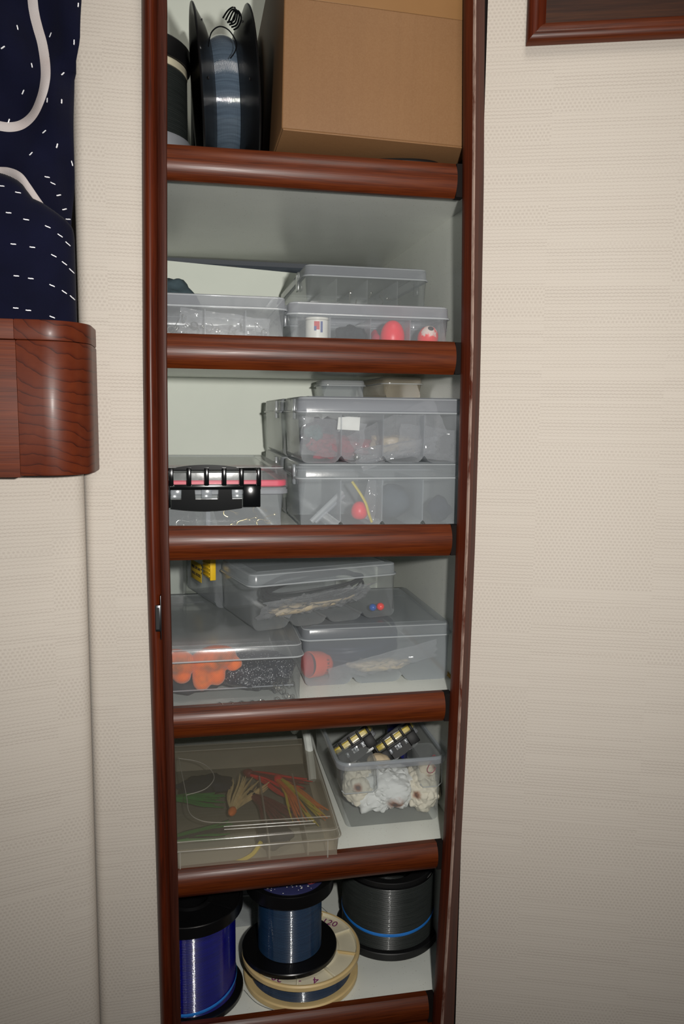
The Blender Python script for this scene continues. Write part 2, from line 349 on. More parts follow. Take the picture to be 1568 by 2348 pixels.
def tube(bm, pts, r, n=6, close=False):
    pts = [Vector(p) for p in pts]; rings = []
    rad = r if isinstance(r, (list, tuple)) else [r]*len(pts)
    nrm = None; m_ = len(pts)
    for i, p in enumerate(pts):
        if close: tg = (pts[(i+1) % m_] - pts[i-1])
        else: tg = (pts[min(i+1, m_-1)] - pts[max(i-1, 0)])
        tg.normalize()
        if nrm is None:
            nrm = tg.orthogonal().normalized()
        else:
            nrm = (nrm - tg*nrm.dot(tg))
            nrm = nrm.normalized() if nrm.length > 1e-6 else tg.orthogonal().normalized()
        bn = tg.cross(nrm)
        rings.append([tuple(p + (nrm*math.cos(2*PI*k/n) + bn*math.sin(2*PI*k/n))*rad[i]) for k in range(n)])
    if close: rings.append(rings[0]); loft(bm, rings)
    else: loft(bm, rings, True, True)
def smooth_pts(pts, n=6):
    P = [Vector(p) for p in pts]; out = []
    for i in range(len(P)-1):
        p0, p1, p2, p3 = P[max(i-1, 0)], P[i], P[i+1], P[min(i+2, len(P)-1)]
        for k in range(n):
            s = k/n
            out.append(0.5*((2*p1) + (p2-p0)*s + (2*p0-5*p1+4*p2-p3)*s*s + (3*p1-p0-3*p2+p3)*s**3))
    out.append(P[-1]); return out
def blob(bm, c, rad, amp=0.2, freq=20, sub=4, seed=0.0, rid=False):
    r = bmesh.ops.create_icosphere(bm, subdivisions=sub, radius=1.0)
    for v in r['verts']:
        d = v.co.normalized(); q = Vector((d.x*rad[0], d.y*rad[1], d.z*rad[2]))
        s = Vector((seed, seed*1.7, seed*0.3))
        nz = noise.noise(q*freq + s) + 0.5*noise.noise(q*freq*2.1 + s)
        if rid: nz = (1-abs(nz))*1.2 - 0.6
        v.co = Vector(c) + q*(1 + amp*nz)
def interp(tab, z):
    if z >= tab[0][0]: return tab[0][1]
    for (za, xa), (zb, xb) in zip(tab, tab[1:]):
        if zb <= z <= za:
            s = (z-za)/(zb-za); return xa + (xb-xa)*s
    return tab[-1][1]
def uvwall(name, prof, z0, z1, mat, u0=0.0, nz=2):
    """vertical wall swept from a plan profile, UVs in metres"""
    bm = bmesh.new(); uvl = bm.loops.layers.uv.new('UVMap')
    us = [u0]
    for a, b in zip(prof, prof[1:]): us.append(us[-1] + math.dist(a, b))
    grid = [[bm.verts.new((x, y, z0 + (z1-z0)*k/(nz-1))) for x, y in prof] for k in range(nz)]
    for k in range(nz-1):
        for i in range(len(prof)-1):
            f = bm.faces.new((grid[k][i], grid[k][i+1], grid[k+1][i+1], grid[k+1][i])); f.smooth = True
            for lp, (ii, kk) in zip(f.loops, ((i, k), (i+1, k), (i+1, k+1), (i, k+1))):
                lp[uvl].uv = (us[ii], z0 + (z1-z0)*kk/(nz-1) + 3.0)
    me = bpy.data.meshes.new(name); bm.to_mesh(me); bm.free(); me.materials.append(M[mat])
    o = link(bpy.data.objects.new(name, me)); o['kind'] = 'structure'; return o
def text_mesh(name, body, size, mat, parent, mw, depth=0.0002):
    cu = bpy.data.curves.new(name, 'FONT'); cu.body = body; cu.size = size; cu.align_x = 'CENTER'; cu.align_y = 'CENTER'; cu.extrude = depth
    o = bpy.data.objects.new(name, cu); COL.objects.link(o)
    dg = bpy.context.evaluated_depsgraph_get(); me = bpy.data.meshes.new_from_object(o.evaluated_get(dg))
    bpy.data.objects.remove(o); bpy.data.curves.remove(cu)
    me.materials.clear(); me.materials.append(M[mat]); r = bpy.data.objects.new(name, me); link(r, parent)
    r.matrix_local = mw; return r

# ------------------------------------------------------------------ walls
LOUT = [(.58, -.026), (.53, -.0263), (.2988, -.0303), (.0557, -.0339), (-.1612, -.0352), (-.4221, -.0317), (-.6782, -.0289), (-.9258, -.0268)]
LMID = [(.531, -.007), (.30, -.0099), (.056, -.0136), (-.1616, -.015), (-.4233, -.0127), (-.68, -.0099), (-.9285, -.0088)]
LIN = [(.5324, .0058), (.30, .002), (.056, -.0019), (-.1618, -.003), (-.424, -.001), (-.68, .0021), (-.93, .003)]
RIN = [(.5756, .4132), (.328, .4199), (.0972, .4253), (-.1693, .4268), (-.4372, .4237), (-.705, .4185), (-.9477, .4105), (-.99, .4095)]
ROUT = [(.5787, .4428), (.33, .4503), (.0662, .4543), (-.19, .4548), (-.4816, .4517), (-.7304, .4465), (-.9986, .4450)]
ZLO, ZHI = -1.395, 1.0
arc = [(-.1185 + .016 - .016*math.cos(a), .016 - .016*math.sin(a)) for a in [PI/2*i/8 for i in range(9)]]
uvwall('wall_back', [(-.1185, .14)] + arc + [(-.02, 0.0)], ZLO, ZHI, 'wallpaper_left')
uvwall('wall_recess', [(-.62, .14), (-.1185, .14)], ZLO, ZHI, 'wallpaper_left')
A19 = math.radians(19)
uvwall('wall_right', [(.448, .004), (.4548 + .75*math.cos(A19), -.75*math.sin(A19))], ZLO, ZHI, 'wallpaper')
pad = [(-.1165, .002), (-.1150, -.004), (-.1155, -.010), (-.1178, -.016), (-.1220, -.0205), (-.128, -.0235)]
pad += [(-.128 - .5*math.cos(math.radians(15))*k/3, -.0235 - .5*math.sin(math.radians(15))*k/3) for k in (1, 2, 3)]
uvwall('wall_left', list(reversed(pad)), ZLO, -.074, 'wallpaper_left', 0.05)

# ------------------------------------------------------------------ built-in cabinet
cab = thing('built_in_cabinet', 'tall narrow built-in mahogany shelf cabinet with white interior and open front', 'cabinet')
zs = [ZHI + (ZLO-ZHI)*k/40 for k in range(41)]
def stile(name, fn, mat, lab=None):
    bm = bmesh.new(); loft(bm, [[(x, y, z) for x, y in fn(z)] for z in zs], True, True)
    o = mesh_obj(name, bm, mat, cab, angle=28)
    if lab: o['label'] = lab
    return o
def p_mould(z):
    a, b = interp(LOUT, z), interp(LMID, z); n = 14
    return [(a + (b-a)*i/n, -.003 - .015*max(0, math.sin(PI*i/n))**0.55) for i in range(n+1)] + [(b, .012), (a, .012)]
def p_strip(z):
    a, b = interp(LMID, z), interp(LIN, z)
    return [(a-.0005, .010), (a-.0005, -.0035), (a+.0012, -.0055), (a+(b-a)*.5, -.0075), (b-.0012, -.0076), (b, -.0062), (b, .022), (a, .022)]
def p_right(z):
    a, b = interp(RIN, z), interp(ROUT, z)
    return [(a-.0020, .004), (a-.0032, -.0085), (a-.002, -.0115), (a+.0022, -.0245), (a+.0036, -.0275), (a+.0056, -.0275), (a+.0080, -.0250), (b-.0025, -.0035), (b-.0015, .008)]
stile('stile_moulding', p_mould, 'wood_v', 'rounded outer mahogany moulding')
stile('stile', p_strip, 'wood_strip', 'flat inner mahogany strip')
rs = stile('stile', p_right, ['wood_worn', 'wood_rub'], 'mahogany upright with worn pale edge')
for k, pl in enumerate(rs.data.polygons):
    if k < 40*9 and k % 9 in (3, 4): pl.material_index = 1
IX0, IX1, IY1 = -.095, .46, .64
RT = [(.3565, .3594), (.1081, .1079), (-.1606, -.1652), (-.4307, -.4307), (-.6844, -.6809), (-.9440, -.9477)]
RB = [(.3109, .3116), (.0605, .0597), (-.2105, -.2136), (-.4771, -.4775), (-.7293, -.7254), (-.990, -.9935)]
F = [.3457, .096, -.1747, -.4427, -.695, -.955]
for k in range(6):
    bm = bmesh.new(); rings = []
    xr = interp(RIN, RT[k][1]) - .0105
    for s in range(13):
        xl = interp(LIN, RT[k][0]) - .004; x = xl + (xr - xl)*s/12; q = (x - 0)/.415
        zt = RT[k][0] + (RT[k][1]-RT[k][0])*q; zb = RB[k][0] + (RB[k][1]-RB[k][0])*q
        h = zt - zb; ring = [(x, .022, zb+.001), (x, .022, zt-.001), (x, .012, zt)]
        for i in range(15):
            a = math.radians(50 - 102*i/14); R = h/(math.sin(math.radians(50)) + math.sin(math.radians(52)))
            ring.append((x, .0100 - R*(math.cos(a) - math.cos(math.radians(52))), zb + R*(math.sin(a) + math.sin(math.radians(52)))))
        ring.append((x, .012, zb)); rings.append(ring)
    loft(bm, rings, True, True); rl = mesh_obj('shelf_rail', bm, 'wood_h', cab, angle=40)
    newbox('rail_gap_shade', 'gap_shade_jamb', rl, xr + .0004, xr + .0125, .004, .022, RB[k][1] + .001, RT[k][1] - .001)  # added dark block: shade of the gap beside the stile, put in as colour
    newbox('shelf', 'laminate', cab, IX0, IX1, .0215, IY1 - .001, F[k]-.02, F[k])
newbox('side_panel', 'laminate', cab, IX1, IX1+.014, .012, IY1+.02, ZLO, ZHI)
newbox('side_panel', 'laminate', cab, IX0-.014, IX0, .012, IY1+.02, ZLO, ZHI)
newbox('jamb', 'gap_shade_jamb', cab, IX0, -.018, .0125, .0205, ZLO, ZHI)
newbox('jamb', 'gap_shade_jamb', cab, .437, IX1, .0125, .0205, ZLO, ZHI)
# lining at the back; on the second shelf it stops short of the shelf above and slopes
newbox('back_panel', 'liner', cab, IX0, IX1, IY1, IY1+.012, F[0], ZHI)
newbox('back_panel', 'liner', cab, IX0, IX1, IY1, IY1+.012, ZLO, F[1])
bm = bmesh.new(); vs = [(IX0, F[1]), (IX1, F[1]), (IX1, .296), (.254, .3035), (-.011, .3165), (IX0, .3195)]
loft(bm, [[(x, .625, z) for x, z in vs], [(x, .637, z) for x, z in vs]], True, True); o = mesh_obj('back_panel', bm, 'liner', cab, False); o['label'] = 'sloped white liner panel'
newbox('hull_lining', 'void_grey', cab, IX0, IX1, .80, .81, F[1], F[0])
for x in (.02, .118, .04): newbox('batten', 'black_matte', cab, x, x+.022, .70, .79, F[1]+.1, F[0]-.021)
newbox('glue_bead', 'glue', cab, IX1-.004, IX1, .10, .40, F[3], F[3]+.004)
# strike plate on the left moulding
bm = bmesh.new(); box(bm, -.0232, -.0145, -.0195, -.012, -.3065, -.2685, .0012); box(bm, -.0162, -.0150, -.0198, -.006, -.318, -.255, .0004)
st = mesh_obj('strike_plate', bm, 'dark_chrome', cab); st['label'] = 'small chrome catch plate on left upright'
newbox('slot', 'hole_black', st, -.0222, -.0176, -.0199, -.0190, -.303, -.272)

newbox('plinth', 'wood_h', cab, IX0, .437, .008, .020, ZLO, -.985)
fl_o = newbox('floor', 'wood_panel', None, -.75, 1.3, -1.9, .16, -1.42, -1.40); fl_o['kind'] = 'structure'

# ------------------------------------------------------------------ framed panel on the right wall
fr = thing('wall_frame', 'wooden framed panel hung on wallpaper right of the cabinet', 'frame', (.4548, 0, 0), (0, 0, -A19))
U0, U1, V0, V1, FW = .0465, .40, .5165, .86, .0255
def mitre(a0, a1, b0, b1, horiz):
    bm = bmesh.new(); prof = [(0, 0), (0, -.010), (.003, -.0135), (.009, -.016), (.014, -.0145), (.017, -.0165), (.0205, -.015), (.0245, -.0095), (FW, -.009), (FW, 0)]
    ra, rb = [], []
    for d, y in prof:
        if horiz: ra.append((a0 + d, y, b0 + d*b1)); rb.append((a1 - d, y, b0 + d*b1))
        else: ra.append((b0 + d*b1, y, a0 + d)); rb.append((b0 + d*b1, y, a1 - d))
    loft(bm, [ra, rb], True, True); return bm
for args, mt in (((U0, U1, V0, 1, True), 'wood_h'), ((U0, U1, V1, -1, True), 'wood_h'), ((V0, V1, U0, 1, False), 'wood_v'), ((V0, V1, U1, -1, False), 'wood_v')):
    mesh_obj('frame_moulding', mitre(*args), mt, fr, angle=50)
newbox('panel', 'wood_panel', fr, U0+.02, U1-.02, -.0088, -.001, V0+.02, V1-.02)

# ------------------------------------------------------------------ wooden box shelf at the left
sh = thing('wall_shelf', 'deep mahogany box shelf with rounded corner beside the curtain', 'shelf', (0, 0, 0))
def plan(x0, grow=0.0):
    pts = [(x0, .139)] if False else []
    out = [(x0, -.105-grow)]
    cx, cy, rx, ry = -.148, -.050, .0535+grow, .055+grow
    for i in range(17):
        a = -PI/2 + PI/2*i/16; out.append((cx + rx*math.cos(a), cy + ry*math.sin(a)))
    out += [(-.0945+grow, -.002), (x0, -.002)]
    return out
def slab(name, outline, z0, z1, mat, bev=.0015):
    bm = bmesh.new()
    c = (sum(p[0] for p in outline)/len(outline), sum(p[1] for p in outline)/len(outline))
    ins = lambda s: [(c[0] + (x-c[0])*s, c[1] + (y-c[1])*s) for x, y in outline]
    q = 1 - bev/.06
    loft(bm, [[(x, y, z0) for x, y in ins(q)], [(x, y, z0+bev) for x, y in outline], [(x, y, z1-bev) for x, y in outline], [(x, y, z1) for x, y in ins(q)]], True, True)
    return mesh_obj(name, bm, mat, sh)
slab('corner_block', plan(-.1765), -.0795, .0838, 'wood_rings', .0014)
newbox('front_board', 'wood_shelf', sh, -.62, -.1768, -.105, -.083, -.0815, .0838, .001)
newbox('bottom_board', 'wood_shelf', sh, -.62, -.1768, -.0825, .13, -.0795, -.066, .001)
slab('top_board', plan(-.178), .0846, .1085, 'wood_rings', .0012)
newbox('top_board', 'wood_shelf', sh, -.62, -.1782, -.105, .13, .0846, .1085, .001)

# ------------------------------------------------------------------ curtain and cushion
CE = [(.74, -.097), (.5116, -.0985), (.4601, -.1010), (.4202, -.1115), (.30, -.1165), (.247, -.1205), (.10, -.1225)]
def cur_y(x, z):
    s = (x + .12)
    return -.026 + .0065*math.sin(s*72 + 3.2*math.sin(z*9)) + .006*noise.noise(Vector((x*14, z*9, 1.3))) + .006*math.sin((x*1.2+z)*46 + 1.0) + (.016*max(0, (x+.135)/.02) if x > -.135 and z < .43 else .010*max(0, (x+.12)/.02))
cu = thing('curtain', 'navy curtain printed with white rope curves and dashes', 'curtain', (0, 0, 0))
bm = bmesh.new(); NX, NZ = 60, 70; g0, g1 = [], []
for k in range(NZ+1):
    z = .1095 + (.73-.1095)*k/NZ; xe = interp(CE, z)
    g0.append([bm.verts.new((-.42 + (xe+.42)*i/NX, cur_y(-.42 + (xe+.42)*i/NX, z), z)) for i in range(NX+1)])
    g1.append([bm.verts.new((v.co.x, v.co.y + .0016, z)) for v in g0[-1]])
for k in range(NZ):
    for i in range(NX):
        bm.faces.new((g0[k][i], g0[k][i+1], g0[k+1][i+1], g0[k+1][i])); bm.faces.new((g1[k][i+1], g1[k][i], g1[k+1][i], g1[k+1][i+1]))
    bm.faces.new((g0[k][NX], g1[k][NX], g1[k+1][NX], g0[k+1][NX]))
mesh_obj('cloth', bm, 'navy_cloth', cu, angle=80)
def ribbon(name, pts, wid, yf, mat, parent, lift=.0012):
    P = smooth_pts([(x, 0, z) for x, z in pts], 8); bm = bmesh.new(); rings = []
    for i, p in enumerate(P):
        tg = (P[min(i+1, len(P)-1)] - P[max(i-1, 0)]).normalized(); nn = Vector((-tg.z, 0, tg.x))
        ww = wid if not isinstance(wid, (list, tuple)) else wid[0] + (wid[1]-wid[0])*i/(len(P)-1)
        ring = []
        for s in range(7):
            q = -1 + 2*s/6; c = p + nn*ww*.5*q
            ring.append((c.x, yf(c.x, c.z) - lift*(1-q*q)*1.4 - .0004, c.z))
        rings.append(ring)
    loft(bm, rings, closed=False); return mesh_obj(name, bm, mat, parent, angle=80)
ribbon('rope_print', [(-0.157, 0.60), (-0.157, 0.511), (-0.156, 0.491), (-0.153, 0.476), (-0.148, 0.456), (-0.144, 0.426), (-0.144, 0.406), (-0.148, 0.388), (-0.158, 0.371), (-0.173, 0.36), (-0.189, 0.354), (-0.204, 0.352), (-0.24, 0.35)], .0118, cur_y, 'cord_print', cu)
ribbon('rope_print', [(-0.25, 0.299), (-0.206, 0.299), (-0.191, 0.297), (-0.178, 0.29), (-0.169, 0.278), (-0.161, 0.266), (-0.150, 0.250)], .0105, cur_y, 'cord_print', cu)
def dashes(name, pts, yf, parent, ang, L=.0056):
    bm = bmesh.new()
    for i, (x, z) in enumerate(pts):
        a = ang(i, x, z); dx, dz = math.cos(a)*L/2, math.sin(a)*L/2; nx, nz = -math.sin(a)*.00075, math.cos(a)*.00075
        fr_, bk = [], []
        for s, t_ in ((-1, -.6), (-.2, -1), (.2, -.8), (1, -.7), (1, .6), (.3, .9), (-.1, .6), (-.9, .8)):
            px, pz = x + dx*s + nx*t_, z + dz*s + nz*t_
            fr_.append(bm.verts.new((px, yf(px, pz) - .0010, pz))); bk.append(bm.verts.new((px, yf(px, pz) + .0002, pz)))
        bm.faces.new(fr_)
        for j in range(8): bm.faces.new((fr_[j], fr_[(j+1) % 8], bk[(j+1) % 8], bk[j]))
    o = mesh_obj(name, bm, 'stitch_white', parent, False); o['kind'] = 'stuff'; return o
D1 = [(-0.102, 0.501), (-0.175, 0.469), (-0.138, 0.468), (-0.108, 0.456), (-0.16, 0.427), (-0.191, 0.44), (-0.124, 0.422), (-0.172, 0.395), (-0.125, 0.385), (-0.141, 0.382), (-0.191, 0.361), (-0.147, 0.347), (-0.133, 0.333), (-0.164, 0.32), (-0.146, 0.294), (-0.14, 0.288), (-0.134, 0.275), (-0.128, 0.259), (-0.124, 0.247), (-0.118, 0.319)]
AN = [85, 100, 60, 84, 100, 35, 55, 58, 86, 84, 72, 33, 70, 50, 5, -15, 32, 32, 10, 100]
dashes('stitch_marks', D1, cur_y, cu, lambda i, x, z: math.radians(AN[i]))
KT = [(-.40, .288), (-.198, .287), (-.188, .285), (-.178, .281), (-.169, .274), (-.164, .266), (-.161, .26), (-.148, .255), (-.135, .247), (-.122, .238), (-.115, .230), (-.1135, .222), (-.113, .215)]
def ktop(x):
    if x <= KT[0][0]: return KT[0][1]
    for (xa, za), (xb, zb) in zip(KT, KT[1:]):
        if x <= xb: return za + (zb-za)*(x-xa)/(xb-xa)
    return KT[-1][1]
def cush_y(x, z):
    q = min(1.0, max(0.0, (-.113 - x)/.075)); e = math.sqrt(max(0, 1-(1-q)**2))
    tz = min(1.0, max(0.0, (ktop(x) - z)/.06)); e2 = math.sqrt(max(0, 1-(1-tz)**2))
    return -.044 - .044*e*(.35 + .65*e2) + .0015*noise.noise(Vector((x*30, z*14, 4)))
ck = thing('cushion', 'navy cushion with rows of white dash stitches on the shelf', 'cushion', (0, 0, 0))
bm = bmesh.new(); NX, NZ = 44, 36; gf, gb = [], []
for i in range(NX+1):
    x = -.113 - (.287)*(1 - math.cos(PI/2*i/NX)); zt = ktop(x)
    gf.append([bm.verts.new((x, cush_y(x, .109 + (zt-.109)*k/NZ), .109 + (zt-.109)*k/NZ)) for k in range(NZ+1)])
    gb.append([bm.verts.new((x, -.0425, v.co.z)) for v in gf[-1]])
for i in range(NX):
    for k in range(NZ):
        bm.faces.new((gf[i][k], gf[i+1][k], gf[i+1][k+1], gf[i][k+1])); bm.faces.new((gb[i+1][k], gb[i][k], gb[i][k+1], gb[i+1][k+1]))
    bm.faces.new((gf[i][NZ], gf[i+1][NZ], gb[i+1][NZ], gb[i][NZ])); bm.faces.new((gf[i+1][0], gf[i][0], gb[i][0], gb[i+1][0]))
for k in range(NZ): bm.faces.new((gf[0][k], gf[0][k+1], gb[0][k+1], gb[0][k]))
mesh_obj('cover', bm, 'navy_cloth', ck, angle=60)
D2 = [(-0.19, 0.266), (-0.172, 0.26), (-0.182, 0.234), (-0.163, 0.228), (-0.14, 0.223), (-0.127, 0.215), (-0.119, 0.207), (-0.178, 0.198), (-0.157, 0.196), (-0.134, 0.189), (-0.123, 0.182), (-0.116, 0.175), (-0.176, 0.161), (-0.16, 0.159), (-0.137, 0.153), (-0.124, 0.147), (-0.116, 0.142), (-0.178, 0.123), (-0.164, 0.121), (-0.138, 0.115)]
dashes('stitch_marks', D2, cush_y, ck, lambda i, x, z: math.radians(-2 - 40*max(0, (x+.155)/.04)), .0062*1.0)

# ------------------------------------------------------------------ generic tackle box
def body_bm(w, d, h, n, taper=.004, notch=.011, corner=.011):
    bm = bmesh.new(); prof = []
    wb = w/2 - taper; r = .010
    prof.append((-w/2, h))
    for i in range(5):
        a = PI + PI/2*i/4; prof.append((-wb + r + r*math.cos(a), r + r*math.sin(a)))
    if n > 1:
        for k in range(1, n):
            xk = -w/2 + w*k/n
            prof += [(xk-.016, 0), (xk-.010, .0012), (xk-.005, .0045), (xk-.0025, notch*.8), (xk, notch), (xk+.0025, notch*.8), (xk+.005, .0045), (xk+.010, .0012), (xk+.016, 0)]
    for i in range(5):
        a = 1.5*PI + PI/2*i/4; prof.append((wb - r + r*math.cos(a), r + r*math.sin(a)))
    prof.append((w/2, h))
    fa = [bm.verts.new((x, -d/2, z)) for x, z in prof]; fb = [bm.verts.new((x, d/2, z)) for x, z in prof]
    bm.faces.new(fa); bm.faces.new(list(reversed(fb)))
    for i in range(len(prof)-1): bm.faces.new((fa[i+1], fa[i], fb[i], fb[i+1]))
    bm.edges.ensure_lookup_table()
    es = [e for e in bm.edges if (e.verts[0] in (fa[0], fa[-1], fb[0], fb[-1]) and e.verts[1] in (fa[1], fa[-2], fb[1], fb[-2])) or (e.verts[1] in (fa[0], fa[-1], fb[0], fb[-1]) and e.verts[0] in (fa[1], fa[-2], fb[1], fb[-2]))]
    bmesh.ops.bevel(bm, geom=es, offset=corner, segments=4, affect='EDGES', profile=0.5)
    return bm
def lid_bm(w, d, z0, z1, corner=.013, ridge=True, over=.003):
    bm = bmesh.new(); R = lambda o, z: [(x, y, z) for x, y in rrect(w + 2*o, d + 2*o, corner + o, 5)]
    rings = [R(over-.0015, z0), R(over, z0), R(over, z0+.0028), R(over-.0022, z0+.0036), R(over-.003, z1-.0035), R(over-.0048, z1-.0008), R(over-.0075, z1)]
    if ridge: rings += [R(-.016, z1), R(-.0168, z1+.0009), R(-.0182, z1+.0009), R(-.019, z1)]
    loft(bm, rings, False, True); return bm
def rimline(w, d, z, r, corner=.013, o=.003):
    bm = bmesh.new(); tube(bm, [(x, y, z) for x, y in rrect(w + 2*o, d + 2*o, corner + o, 5)], r, 5, close=True); return bm
def tackle_box(name, label, loc, w, d, h, lid_h=.018, n=4, rotz=0.0, mb='pp_grey', ml='pp_rim', div=True, ridge=True, group=None, lid=True, me='pp_edge', latch=True, rot=None):
    """loc is the centre of the underside"""
    t = thing(name, label, 'tackle box', loc, rot or (0, 0, rotz), group)
    b = mesh_obj('body', body_bm(w, d, h - (lid_h if lid else 0) + .002, n), mb, t, angle=50)
    if div and n > 1:
        hh = h - (lid_h if lid else 0) - .002
        for k in range(1, n):
            x = -w/2 + w*k/n; newbox('divider', mb, b, x-.0007, x+.0007, -d/2+.002, d/2-.002, .0105, hh)
    if lid:
        L = mesh_obj('lid', lid_bm(w, d, h-lid_h, h, ridge=ridge), ml, t, angle=50)
        mesh_obj('lid_lip', rimline(w, d, h-lid_h+.001, .0011), me, L)
        mesh_obj('lid_edge', rimline(w, d, h-.0022, .0007, o=-.0008), me, L)
    if latch:
        for sx in (-1, 1):
            x = sx*(w*.5 - .045)
            newbox('clip', mb, t, x-.012, x+.012, -d/2-.0052, -d/2-.0015, h-.034, h-.004, .0012) if latch == 'front' else newbox('clip', me if latch == 'bright' else mb, t, sx*(w/2+.0025)-.002, sx*(w/2+.0025)+.002, -d*.28-.012, -d*.28+.012, h-.034, h-.003, .001)
    return t
def waterproof_latch(parent, w, h, n, loc, seal='red_seal'):
    """black snap latch: ladder frame over the lid seam, end block, hinged handle and clear windows"""
    bm = bmesh.new(); rib = h*.055
    top = h*.5; mid = h*.06
    for i in range(n+1):
        x = -w/2 + w*i/n; box(bm, x-rib, x+rib, -.0085, .002, mid, top*1.0, .0008)
    box(bm, -w/2-rib, w/2+rib, -.006, .002, mid-h*.10, mid+h*.03, .0008)
    box(bm, -w/2-rib, w/2+rib, -.003, .002, top-h*.07, top, .0006)
    for s in (-1, 1): box(bm, s*(w/2-w/n*.42)-w/n*.5, s*(w/2-w/n*.42)+w/n*.52, -.0075, .0, -h*.48, mid, .0012)
    # arched thumb grip
    arch = [(-w*.33 + w*.66*i/12, top - h*.03 + h*.11*math.sin(PI*i/12)**.6) for i in range(13)] + [(w*.33, top-h*.05), (-w*.33, top-h*.05)]
    loft(bm, [[(x, -.0035, zz) for x, zz in arch], [(x, .001, zz) for x, zz in arch]], True, True)
    fo = mesh_obj('latch_frame', bm, 'black_satin' if seal == 'yellow_seal' else 'black_gloss', parent); fo.location = loc
    bm = bmesh.new(); hw = w/2 - w/n*.98; ring = []
    outline = [(-hw, -h*.02)]
    for i in range(3):
        a = -hw + 2*hw*(i+.12)/3; b_ = -hw + 2*hw*(i+.88)/3
        if i != 1: pass
    outline = [(-hw, -h*.27), (-hw*.72, -h*.27), (-hw*.70, -h*.03), (-hw*.34, -h*.03), (-hw*.32, -h*.27), (hw*.32, -h*.27), (hw*.34, -h*.03), (hw*.70, -h*.03), (hw*.72, -h*.27), (hw, -h*.27)]
    bot = [(hw - 2*hw*i/8, -h*.50 - h*.07*math.sin(PI*i/8)) for i in range(9)]
    poly = outline + bot
    loft(bm, [[(x, -.008, z) for x, z in poly], [(x, -.001, z) for x, z in poly]], True, True)
    ho = mesh_obj('latch_handle', bm, 'black_satin' if seal == 'yellow_seal' else 'black_gloss', fo, angle=30)
    for q in (-.86, 0, .86): newbox('window', 'pp_grey', fo, hw*q-hw*.15, hw*q+hw*.15, -.0045, -.001, -h*.25, -h*.03, .001)
    return fo
def waterproof_box(name, label, w, d, h, lid_h, loc, rot=(0, 0, 0), seal='red_seal', lw=.16, lh=.058, nr=6, lx=0.0, mb='pp_milky', group=None):
    t = thing(name, label, 'tackle box', loc, rot, group)
    b = mesh_obj('body', body_bm(w-.012, d-.012, h-lid_h, 2, .005, .004), mb, t, angle=50)
    newbox('divider', 'pp_rim', b, -.003, .003, -d/2+.009, d/2-.008, .006, h-lid_h-.004)
    bm = bmesh.new(); R = lambda o, z: [(x, y, z) for x, y in rrect(w + 2*o, d + 2*o, .016 + o, 5)]
    loft(bm, [R(-.006, h-lid_h-.008), R(0, h-lid_h-.006), R(0, h-lid_h-.001), R(-.0015, h-lid_h), R(-.0015, h-lid_h+.003), R(0, h-lid_h+.0035)], False, False)
    mesh_obj('collar', bm, 'pp_rim', t)
    bm = bmesh.new(); loft(bm, [R(0, h-lid_h+.004), R(.0005, h-lid_h+.008), R(-.001, h-.009), R(-.006, h-.006), R(-.0065, h-.001), R(-.009, h), R(-.022, h), R(-.024, h-.003)], False, True)
    L = mesh_obj('lid', bm, 'pp_clear', t, angle=40)
    mesh_obj('lid_edge', rimline(w, d, h-.0022, .0008, corner=.016, o=-.0062), 'pp_edge', L)
    bm = bmesh.new(); R2 = lambda o, z: [(x, y, z) for x, y in rrect(w + 2*o, d + 2*o, .015, 5)]
    loft(bm, [R2(-.004, h-lid_h+.0042), R2(-.002, h-lid_h+.006), R2(-.002, h-lid_h+.0125), R2(-.004, h-lid_h+.0142)], False, False); mesh_obj('seal', bm, seal, L)
    waterproof_latch(t, lw, lh, nr, (lx, -d/2 - .001, h - lh*.52), seal)
    return t

# ------------------------------------------------------------------ small things
def hook(name, label, group, loc, rot, s=.012, mat='steel'):
    bm = bmesh.new(); pts = [(0, 0, s*1.6), (0, 0, s*.4)] + [(s*.5 - s*.5*math.cos(a), 0, s*.4 - s*.5*math.sin(a)) for a in [PI*i/8 for i in range(1, 9)]] + [(s*1.0, 0, s*.75)]
    tube(bm, pts, s*.055, 6)
    tube(bm, [(s*.17*math.cos(2*PI*i/10), 0, s*1.77 + s*.17*math.sin(2*PI*i/10)) for i in range(10)], s*.05, 5, close=True)
    o = mesh_obj(name, bm, mat); return tag(put(o, loc, rot), label, 'fish hook', group)
def ring_(name, label, group, loc, rot, r=.004, mat='steel', th=.0007, cat='split ring'):
    bm = bmesh.new(); tube(bm, [(r*math.cos(2*PI*i/16), r*math.sin(2*PI*i/16), 0) for i in range(16)], th, 5, close=True)
    return tag(put(mesh_obj(name, bm, mat), loc, rot), label, cat, group)
